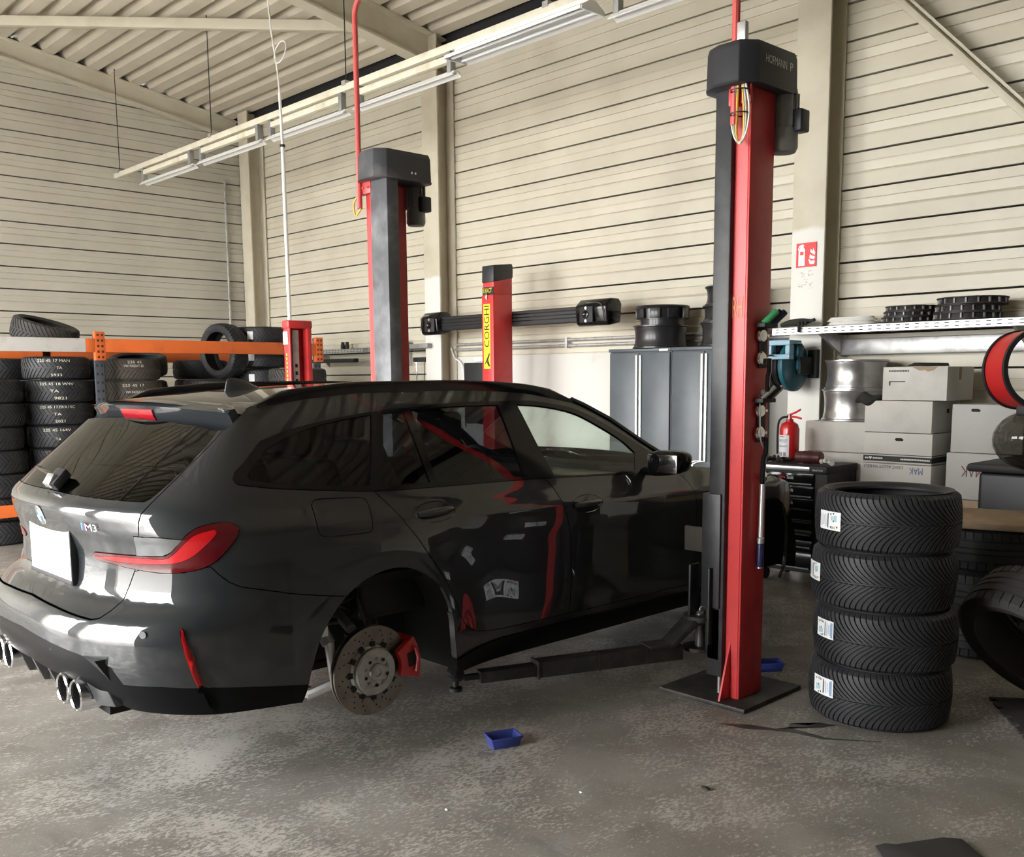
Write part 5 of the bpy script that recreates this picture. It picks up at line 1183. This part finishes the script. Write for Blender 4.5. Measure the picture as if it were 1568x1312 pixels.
SPEC = {  # region: (object name, material, offset, gap, flange, joined over the centre, label, parent region)
 'quarter': ('rear_side_panel', M_paint, 0, .0022, .02, 0, None, None), 'sill': ('sill', M_paint, 0, .001, .03, 0, None, None), 'fender': ('front_fender', M_paint, 0, .002, .02, 0, None, None),
 'fbumper': ('front_bumper', M_paint, 0, .002, .02, 1, None, None), 'lower': ('lower_bumper', mat('satin_black', (.007,.007,.008), .30, spec=.10), -.004, 0, .05, 1, 'gloss black lower bumper', None), 'bumper': ('rear_bumper', M_paint, 0, .0022, .02, 1, None, None),
 'gate': ('tailgate', M_paint, 0, .0022, .02, 1, None, None), 'rglass': ('rear_window', M_grear, -.002, .001, .006, 1, 'dark rear window', None), 'rdoor': ('rear_door', M_paint, 0, .0022, .02, 0, None, None),
 'fdoor': ('front_door', M_paint, 0, .0022, .02, 0, None, None), 'rec_r': ('handle_recess', M_paint, bowl(.305, .892, .108, .040), 0, 0, 0, None, 'rdoor'), 'rec_f': ('handle_recess', M_paint, bowl(1.255, .836, .110, .041), 0, 0, 0, None, 'fdoor'),
 'flap': ('fuel_flap', M_paint, 0, .0018, .01, 0, None, 'quarter'), 'skirt': ('side_skirt', mat('satin_black', (.007,.007,.008), .30, spec=.10), .010, .001, .05, 0, 'gloss black side skirt', None), 'win': ('window_surround', M_blackg, .003, .0, .014, 0, 'gloss black window frame', None),
 'g_quarter': ('side_window', M_gdark, -.002, 0, .004, 0, 'dark privacy window', None), 'g_vent': ('side_window', M_gdark, -.002, 0, .004, 0, None, None), 'g_rear': ('side_window', M_gdark, -.002, 0, .004, 0, None, None),
 'g_front': ('side_window', M_gclear, -.002, 0, .004, 0, 'clear front window', None), 'lamp': ('tail_lamp', M_lampd, .004, .001, .03, 0, 'red L-shaped tail lamp', None), 'lamp_bright': ('light_bar', M_lampb, .0045, 0, .01, 0, None, 'lamp'),
 'lamp_clear': ('clear_lens', M_lampc, .002, .001, .01, 0, None, 'lamp'), 'refl': ('reflector', M_lampb, .006, 0, .01, 0, 'slim red reflector', 'bumper')}
PART = {}
for key in ['quarter', 'sill', 'fender', 'fbumper', 'lower', 'bumper', 'gate', 'rglass', 'rdoor', 'fdoor', 'skirt', 'win', 'g_quarter', 'g_vent', 'g_rear', 'g_front', 'lamp', 'rec_r', 'rec_f', 'flap', 'lamp_bright', 'lamp_clear', 'refl']:
    nm, mm, off, gap, flg, mrg, lb, par = SPEC[key]; tri = F_[REG == NM.index(key)]
    if not len(tri): continue
    obs = []
    for i, me in enumerate(region_meshes(V_, tri, nm, off, gap, flg, mm, mrg)):
        pr = car if not par else (PART[par][i] if len(PART[par]) > i else PART[par][0])
        obs.append(link(nm, me, pr, lb))
    PART[key] = obs
def both(fn, name, m, parent=car, bevel=0, smooth=35, label=None, seg=2):
    """build a part on the right and its mirror on the left"""
    out = []
    for i, s in enumerate((1, -1)):
        q = MB(); fn(q)
        if s < 0: q.v = [(-a, b, c) for a, b, c in q.v]; q.f = [f[::-1] for f in q.f]
        pr = parent[i] if isinstance(parent, list) else parent
        out.append(q.build(name, m, pr, bevel, smooth, seg, label))
    return out
# ---- roof, windscreen, bonnet
edge = [(-.60,1.316),(-.442,1.338),(-.304,1.360),(-.131,1.381),(.167,1.401),(.65,1.404),(1.074,1.386),(1.312,1.351),(1.42,1.330)]
eS = spl([e[0] for e in edge], [e[1] for e in edge]); cS = spl([-.6,-.45,-.1,.3,.7,1.1,1.35,1.50],[1.362,1.372,1.402,1.424,1.432,1.424,1.402,1.378])
def top_patch(stations, nx=14, cw=2.4):
    """stations: list of (edge point, centre point)"""
    vs = []; n = 2*nx+1
    for e, c in stations:
        for j in range(-nx, nx+1):
            u = j/nx; a = abs(u)**cw
            vs.append((e[0]*u, c[1]+(e[1]-c[1])*abs(u)**2, c[2]+(e[2]-c[2])*a))
    fs = [(i*n+j, i*n+j+1, (i+1)*n+j+1, (i+1)*n+j) for i in range(len(stations)-1) for j in range(n-1)]
    return MB().add(vs, fs)
st = []
for y in np.linspace(-.585, 1.44, 52):
    z = float(eS(y)) if y < 1.42 else 1.325; sx = float(P(max(y, -.60), z)[0])
    q = P(y, z); st.append(((float(q[0]), float(q[1]), z), (0, y+.06*(y > 1.2)*(y-1.2)/.24, float(cS(y)))))
rf = top_patch(st).build('roof', M_paint, car, smooth=60)
st = []; apil = [(1.44,1.325),(1.51,1.298),(1.677,1.218),(1.819,1.128),(1.911,1.073),(2.06,.985),(2.18,.950)]
for i, (y, z) in enumerate(apil):
    q = P(y, z); u = i/(len(apil)-1); st.append(((float(q[0])-.004, y, z), (0, y+.06+.12*u, z+.055-.015*u)))
top_patch(st, cw=2.2).build('windscreen', M_gclear, car, smooth=60)
both(lambda q: q.tube([tuple(P(y, z)+np.array([-.012, 0, .002])) for y, z in apil], .022, 8), 'windscreen_pillar', M_blackg)
st = []; zf = spl([2.06,2.18,2.6,3.0,3.3,3.7,4.22],[.985,.955,.905,.838,.755,.690,.655])
for s_ in np.linspace(2.16, 4.20, 40):
    zt = float(zf(s_)); q = P(s_, zt); xe = max(float(q[0]), .01)
    st.append(((xe-.002, float(q[1]), zt-.001), (0, float(q[1])+.02*min(1, xe/.5), zt+.055*min(1, xe/.6))))
top_patch(st, cw=2.6).build('bonnet', M_paint, car, smooth=60)
# roof rails
def rail(q):
    ys = np.linspace(-.36, 1.44, 46); rows = []
    for i, y in enumerate(ys):
        z = float(eS(y)); b = P(y, z); u = i/(len(ys)-1); h = .036*min(1, u/.08+.12, (1-u)/.10+.12); x = float(b[0])
        rows.append([(x+.010, y, z-.012), (x+.010, y, z+h*.75), (x+.002, y, z+h), (x-.018, y, z+h), (x-.026, y, z+h*.75), (x-.026, y, z-.005)])
    n = 6; vs = [v for r_ in rows for v in r_]; fs = [(i*n+k, (i+1)*n+k, (i+1)*n+(k+1) % n, i*n+(k+1) % n) for i in range(len(rows)-1) for k in range(n)]+[tuple(range(n)), tuple(range((len(rows)-1)*n, len(rows)*n))[::-1]]
    q.add(vs, fs)
both(rail, 'roof_rail', M_blackg, label='black roof rail', smooth=50)
# spoiler with third brake light
xs = np.linspace(-.655, .655, 41); vs = []
for x in xs:
    u = abs(x)/.655; v = u**3
    yt, zt = -.575+.085*u**2, 1.350-.022*u**2
    vs += [(x, -.36-.10*v, 1.385-.045*u**2), (x, -.47-.03*v, 1.376-.042*u**2), (x, yt+.012, zt+.006), (x, yt, zt-.004), (x, yt+.008, zt-.016), (x, yt+.022, zt-.05), (x, yt+.045+.01*u, zt-.10-.01*v), (x, -.42, 1.27)]
n = 8; fs = [(i*n+k, i*n+k+1, (i+1)*n+k+1, (i+1)*n+k) for i in range(len(xs)-1) for k in range(n-1)]+[tuple(range(n))[::-1], tuple(range((len(xs)-1)*n, len(xs)*n))]
sp = MB().add(vs, [f[::-1] for f in fs]).build('roof_spoiler', M_paint, car, smooth=32)
xs = np.linspace(-.15, .15, 13); vs = []
for x in xs:
    u = abs(x)/.655; yt, zt = -.575+.085*u**2, 1.350-.022*u**2; vs += [(x*1.05, yt+.004, zt-.020), (x*1.03, yt+.014, zt-.048), (x, yt+.030, zt-.070), (x*.96, yt+.06, zt-.062), (x, yt+.04, zt-.01)]
n = 5; MB().add(vs, [(i*n+k, (i+1)*n+k, (i+1)*n+(k+1) % n, i*n+(k+1) % n) for i in range(12) for k in range(n)]+[(0,1,2,3,4), tuple(range(60, 65))[::-1]]).build('third_brake_light', mat('brake_lens', (.33,.012,.02), .15, coat=.6), sp, smooth=30)
# shark fin aerial
vs = []; ys = np.linspace(-.13, .10, 18); hh = spl([-.13,-.122,-.10,-.05,.03,.10],[.004,.052,.066,.058,.026,.002])
for y in ys:
    h = float(hh(y)); w = .030*math.sqrt(max(.02, 1-((y+.015)/.118)**2))
    for a in np.linspace(0, PI, 9): vs.append((w*math.cos(a)*(1-.55*math.sin(a)), y-.03, 1.392+h*math.sin(a)))
MB().add(vs, [(i*9+k, i*9+k+1, i*9+k+10, i*9+k+9) for i in range(17) for k in range(8)]+[tuple(range(9))]).build('roof_aerial', M_paint, car, smooth=50)
# door handles
for key, cs, cz, c in (('rdoor', .305, .893, 0), ('fdoor', 1.255, .837, 0)):
    def hd(q, cs=cs, cz=cz):
        pts = []; rad = []
        for u in np.linspace(-1, 1, 15):
            s = cs+.095*u; b = P(s, cz+.004*u); nn = np.array([1., 0, .15]); lift = .012*(1-u**4)+.001
            pts.append(tuple(b+nn*lift)); rad.append(.013*(1-.45*u**2)+.004)
        q.tube(pts, .014, 12, radii=rad)
    both(hd, 'door_handle', M_paint, PART[key], smooth=60)
# mirrors
def mirror(q):
    c = np.array([1.0, 1.775, 1.005]); nu, nv = 22, 14
    for i in range(nv+1):
        for k in range(nu):
            t = -PI/2+PI*i/nv; a = 2*PI*k/nu
            f = lambda v, e: math.copysign(abs(v)**e, v)
            x = f(math.cos(t), .55)*f(math.cos(a), .6); y = f(math.cos(t), .55)*f(math.sin(a), .75); z = f(math.sin(t), .6)
            q.v.append((c[0]+x*.105+.01*z, c[1]+y*(.085 if y > 0 else .05)+.02*x, c[2]+z*.066*(1-.12*x)+.006*x))
    q.f += [(i*nu+k, i*nu+(k+1) % nu, (i+1)*nu+(k+1) % nu, (i+1)*nu+k) for i in range(nv) for k in range(nu)]
mr = both(mirror, 'door_mirror', M_blackg, label='gloss black door mirror', smooth=60)
both(lambda q: q.box(.905, 1.09, 1.722, 1.729, .958, 1.05), 'mirror_glass', M_chrome, mr, bevel=.003)
both(lambda q: q.tube(smooth_path([(.84, 1.78, .955), (.90, 1.775, .955), (.95, 1.775, .962), (.97, 1.775, .975)], 4), .022, 10), 'mirror_stalk', M_blackg, mr)
# ---- rear end details
yp = float(YR(.79))
pl = MB().box(-.215, .235, yp-.020, yp-.008, .685, .895).build('number_plate', mat('plate_white', (.92,.92,.92), .5, emit=None), car, bevel=.006, label='blank white number plate')
MB().box(-.218, .240, yp-.024, yp-.006, .672, .688).build('plate_frame', M_blackm, pl, bevel=.002)
MB().box(.234, .246, yp-.022, yp+.01, .672, .895).build('plate_frame', M_blackm, pl, bevel=.002)
ec = P(SCc+1e-3, .925); en = Nrm(SCc+3e-3, .925); en = en*np.sign(-en[1]); en[0] = 0; en /= np.linalg.norm(en); ec[0] = 0
em = MB().lathe([(.0, 0), (.041, 0), (.041, .003), (.034, .005), (.0, .005)], tuple(ec), tuple(en), 28).build('emblem', M_chrome, car, label='round blue and white emblem')
up = Vector((0, 0, 1)); nn = Vector(en); rt = up.cross(nn)*-1; rt = Vector((1, 0, 0)); uu = nn.cross(rt)*-1
if uu.z < 0: uu = -uu
for k in range(4):
    a = [k*PI/2+PI/2*i/8 for i in range(9)]; cc = Vector(ec)+nn*.0058
    MB().add([cc]+[cc+rt*(.026*math.cos(q))+uu*(.026*math.sin(q)) for q in a], [(0,)+tuple(range(1, 10))]).build('emblem_quarter', mat('emblem_blue', (.03,.18,.50), .3) if k % 2 else M_label, em, smooth=0)
bs, bz = -1.303, .918; bc = P(bs, bz); bn = Nrm(bs, bz); bn = bn*np.sign(-bn[1]); br = np.array([bn[1]*-1, bn[0], 0]); br /= np.linalg.norm(br); bu = np.cross(bn, br)*-1
if bu[2] < 0: bu = -bu
lettering('badge_lettering', 'M3', (.070, .028), tuple(bc+bn*.004), tuple(br), tuple(bu), M_chrome, car, .002)
for k, cl in enumerate(((.10,.35,.65), (.05,.06,.25), (.65,.04,.06))):
    c0 = Vector(bc+bn*.004)-Vector(br)*(.060-.010*k)
    MB().add([c0+Vector(br)*a+Vector(bu)*b for a, b in ((-.006, -.014), (.001, -.014), (.006, .014), (-.001, .014))], [(0, 1, 2, 3)]).build('badge_stripe', mat('badge_%d' % k, cl, .4), car, smooth=0)
# wiper
wb0 = Vector(P(-1.66, 1.05)); wn = Vector(Nrm(-1.66, 1.05)); wn = wn if wn.y < 0 else -wn
wi = MB().obox(wb0+wn*.02, (.05, 0, 0), Vector((0, .028, .03)), wn*.02).build('rear_wiper', M_blackm, car, bevel=.01)
MB().beam(wb0+wn*.03, wb0+wn*.03+Vector((-.30, .03, .02)), .022, .012).build('wiper_arm', M_blackg, wi, bevel=.004)
MB().obox(wb0+wn*.035+Vector((.0, -.02, -.015)), (.035, 0, .0), Vector((0, .012, .02)), wn*.012).build('wiper_joint', M_alu, wi, bevel=.004)
# diffuser, tail pipes
df = MB().add([(x, y, z) for x in (-.62, .62) for y, z in ((-1.02, .47), (-.94, .34), (-.55, .19), (-.55, .47))], [(0,1,2,3), (7,6,5,4), (0,4,5,1), (1,5,6,2), (2,6,7,3), (3,7,4,0)]).build('diffuser', M_blackm, car, smooth=0)
M_carbon = mat('carbon', (.05,.052,.055), .25, coat=.7)
for x, w in ((-.27, .012), (-.09, .012), (.09, .012), (.27, .012)):
    MB().prism([(-1.055, .455), (-1.035, .40), (-.97, .235), (-.80, .215), (-.80, .455)], 'yz', x-w, x+w).build('diffuser_fin', M_carbon, df, bevel=.003)
both(lambda q: q.add([(.44,-1.022,.432),(.55,-.985,.414),(.61,-.951,.283),(.53,-.985,.279),(.44,-.85,.432),(.55,-.85,.414),(.61,-.80,.283),(.53,-.80,.279)], [(0,3,2,1),(4,5,6,7),(0,1,5,4),(1,2,6,5),(2,3,7,6),(3,0,4,7)]), 'diffuser_side_panel', M_carbon, df, bevel=.004)
M_pipe = mat('pipe_bore', (.05,.05,.052), .4, .6)
for x in (.318, .442):
    tp = both(lambda q, x=x: q.lathe([(.050, -.012), (.055, -.017), (.060, -.012), (.060, .10), (.057, .13), (.050, .13)], (x, -1.02+.03*(x-.33), .305), (0, 1, 0), 36, True), 'tail_pipe', M_chrome, [df, df], label='chrome tail pipe')
    both(lambda q, x=x: q.lathe([(.0, .10), (.044, .10), (.0485, -.006), (.0495, -.006), (.0495, .12), (.0, .12)], (x, -1.02+.03*(x-.33), .305), (0, 1, 0), 32), 'pipe_bore', M_pipe, tp)
# park sensor
both(lambda q: q.lathe([(.0, 0), (.013, 0), (.013, .004), (.0, .004)], tuple(P(-1.02, .565)), tuple(np.array([.55, -.83, .05])), 16), 'park_sensor', M_paint)
# ---- under the car: wells, floor, rear axle
def well(q, yc, zc):
    a = np.linspace(-.38, PI+.18, 40) if yc < 1 else np.linspace(-.25, PI+.38, 40); n = len(a); vs = []
    for x in (.90, .50):
        vs += [(x, yc+.40*math.cos(t)+.03*(yc < 1), zc+.395*math.sin(t)) for t in a]
    q.add(vs, [(i, i+1, n+i+1, n+i) for i in range(n-1)]); q.add([(.50, yc+.40*math.cos(t)+.03*(yc < 1), zc+.395*math.sin(t)) for t in a], [tuple(range(n))])
both(lambda q: well(q, 0, .335), 'wheel_arch_liner', M_well); both(lambda q: well(q, 2.857, .335), 'wheel_arch_liner', M_well)
q = MB()
q.box(-.80, .80, .44, 2.42, .17, .20); q.box(-.50, .50, -.60, .44, .20, .24); q.box(-.60, .60, 2.42, 3.55, .17, .20); q.box(-.55, .55, -.95, -.55, .24, .28)
q.build('underbody', M_well, car, smooth=0)
# load floor and cabin
q = MB(); q.box(-.60, .60, -.80, .55, .60, .64); q.box(-.78, .78, -.35, .55, .60, .64); q.box(-.78, .78, .55, 2.2, .30, .34); q.box(-.78, .78, 2.1, 2.3, .34, .93); q.build('cabin_floor', M_well, car, smooth=0)
M_seat = mat('black_leather', (.018,.018,.019), .5)
def seat(y, wide=None):
    def f(q):
        x0, x1 = (.12, .68)
        q.box(x0, x1, y-.05, y+.45, .42, .60); q.add([(x0, y-.02, .58), (x1, y-.02, .58), (x1, y+.10, .58), (x0, y+.10, .58), (x0+.05, y-.22, 1.12), (x1-.05, y-.22, 1.12), (x1-.05, y-.12, 1.12), (x0+.05, y-.12, 1.12)], [(3,2,1,0),(4,5,6,7),(0,1,5,4),(1,2,6,5),(2,3,7,6),(3,0,4,7)])
        q.box(.28, .52, y-.26, y-.15, 1.13, 1.29)
    both(f, 'seat', M_seat, bevel=.03, seg=3)
seat(.95); seat(.12)
MB().box(-.74, .74, 1.72, 2.10, .60, .90).build('dashboard', M_seat, car, bevel=.04, seg=3)
MB().tube([tuple(v) for v in arc((-.38, 1.60, .86), .185, 0, 2*PI*.99, 30, (1, 0, 0), (0, .35, .94))], .015, 8).build('steering_wheel', M_seat, car)
# brake disc, caliper, hub and arms (rear axle; droops on the lift)
DZ = .262
def disc_r(q, yc=0, z=DZ): q.lathe([(.185, 0), (.185, .010), (.112, .010), (.112, 0)], (.840, yc, z), (1, 0, 0), 64, True)
M_discm = mat('disc_steel', (.26,.235,.205), .35, .85, var=((.20,.17,.14), 14, 4, .4, .7))
bd_ = both(disc_r, 'brake_disc', M_discm, label='cross-drilled brake disc')
both(lambda q: q.lathe([(.185, -.022), (.185, -.012), (.112, -.012), (.112, -.022)], (.840, 0, DZ), (1, 0, 0), 64, True), 'inner_disc', M_steelbare, bd_)
both(lambda q: q.lathe([(.178, -.012), (.178, 0), (.12, 0), (.12, -.012)], (.840, 0, DZ), (1, 0, 0), 64, True), 'disc_vanes', mat('rusty_vanes', (.13,.06,.03), .8), bd_)
def holes(q):
    for k in range(16):
        for j, rr in enumerate((.130, .148, .166)):
            a = 2*PI*k/16+.09*j-.05*(k % 2); c = (.8503, rr*math.cos(a), DZ+rr*math.sin(a))
            q.lathe([(.0, 0), (.0036, 0), (.0036, .0008), (.0, .0008)], c, (1, 0, 0), 8)
for o in both(holes, 'drilled_holes', M_dark, bd_): o['kind'] = 'stuff'
both(lambda q: q.lathe([(.112, .002), (.106, .012), (.100, .016), (.098, .030), (.092, .036), (.062, .038), (.060, .034), (.038, .036), (.034, .044), (.030, .046), (.018, .046), (.016, .040), (.0, .040)], (.842, 0, DZ), (1, 0, 0), 48), 'disc_hat', mat('hat_alloy', (.50,.49,.46), .35, .8, var=((.34,.33,.30), 16, 5, .45, .7)), bd_)
for k in range(10):
    a = 2*PI*k/10+.3; r_ = .0565
    both(lambda q, a=a: q.lathe([(.0, 0), (.0075, 0), (.0075, .001), (.0, .001)], (.8795, .056*math.cos(a), DZ+.056*math.sin(a)), (1, 0, 0), 10), 'bolt_hole' if k % 2 else 'bolt', M_dark if k % 2 else M_steelbare, bd_)
for k in range(12):
    a = 2*PI*k/12; both(lambda q, a=a: q.obox((.853, .110*math.cos(a), DZ+.110*math.sin(a)), (.004, 0, 0), (0, .012*math.cos(a), .012*math.sin(a)), (0, -.011*math.sin(a), .011*math.cos(a))), 'float_pin', M_dark, bd_)
def caliper(q):
    pts = []
    prof = [(-.05, .070), (.0, .075), (.05, .070)]
    outer = [(.185+.030, a) for a in np.linspace(-.45, .45, 9)]; inner = [(.118, a) for a in np.linspace(.45, -.45, 9)]
    rot = R(8); pl = [(r_*math.cos(a+rot), DZ+r_*math.sin(a+rot)) for r_, a in outer+inner]
    q.prism(pl, 'yz', .865, .895)
    pl2 = [(r_*math.cos(a+rot), DZ+r_*math.sin(a+rot)) for r_, a in [(.215, a) for a in np.linspace(-.45, .45, 9)]+[(.188, a) for a in np.linspace(.45, -.45, 9)]]
    q.prism(pl2, 'yz', .79, .868)
M_cal = mat('caliper_red', (.50,.012,.015), .3, coat=.5)
cl = both(caliper, 'brake_caliper', M_cal, label='red brake caliper', bevel=.004)
both(lambda q: q.obox((.898, .168*math.cos(R(8)), DZ+.168*math.sin(R(8))), (.004, 0, 0), (0, .018, .003), (0, -.004, .028)), 'pad_window', M_dark, cl)
both(lambda q: q.tube([(.905, .18, DZ+.075), (.912, .19, DZ+.03), (.905, .185, DZ-.03)], .008, 8), 'caliper_bridge', M_cal, cl)
both(lambda q: q.cyl((.72, 0, DZ), (.84, 0, DZ), .075, 20), 'hub_carrier', M_castgrey)
M_arm = mat('white_alloy', (.55,.55,.54), .4, .4)
both(lambda q: q.tube([(.80, -.10, DZ-.02), (.70, -.20, DZ-.085), (.35, -.28, DZ-.03)], .026, 10), 'control_arm', M_arm)
both(lambda q: q.tube([(.78, -.16, DZ+.13), (.70, -.19, DZ+.26), (.62, -.16, DZ+.42)], .028, 12), 'damper', M_castgrey)
both(lambda q: q.tube([(.79, -.14, DZ-.05), (.78, -.16, DZ+.14)], .021, 12), 'damper_rod', M_arm)
both(lambda q: q.tube([(.78, -.05, DZ+.17), (.60, -.02, DZ+.22), (.40, .0, DZ+.20)], .022, 10), 'upper_arm', M_castgrey)
both(lambda q: q.tube([(.78, .08, DZ+.10), (.55, .22, DZ+.12)], .02, 10), 'track_rod', M_castgrey)
both(lambda q: q.tube(smooth_path([(.80, .02, DZ+.16), (.78, -.02, DZ+.30), (.70, .05, DZ+.38)], 5), .008, 8), 'brake_hose', M_cable)
both(lambda q: q.tube([(.62+.07*math.cos(a), -.02+.07*math.sin(a), .38+.012*a) for a in np.linspace(0, 6*PI, 70)], .011, 8), 'coil_spring', M_blackm)
both(lambda q: q.box(.775, .80, -.205, -.175, DZ+.17, DZ+.21), 'label_band', M_label)
for o in WORLDROOTS: del o['_w']
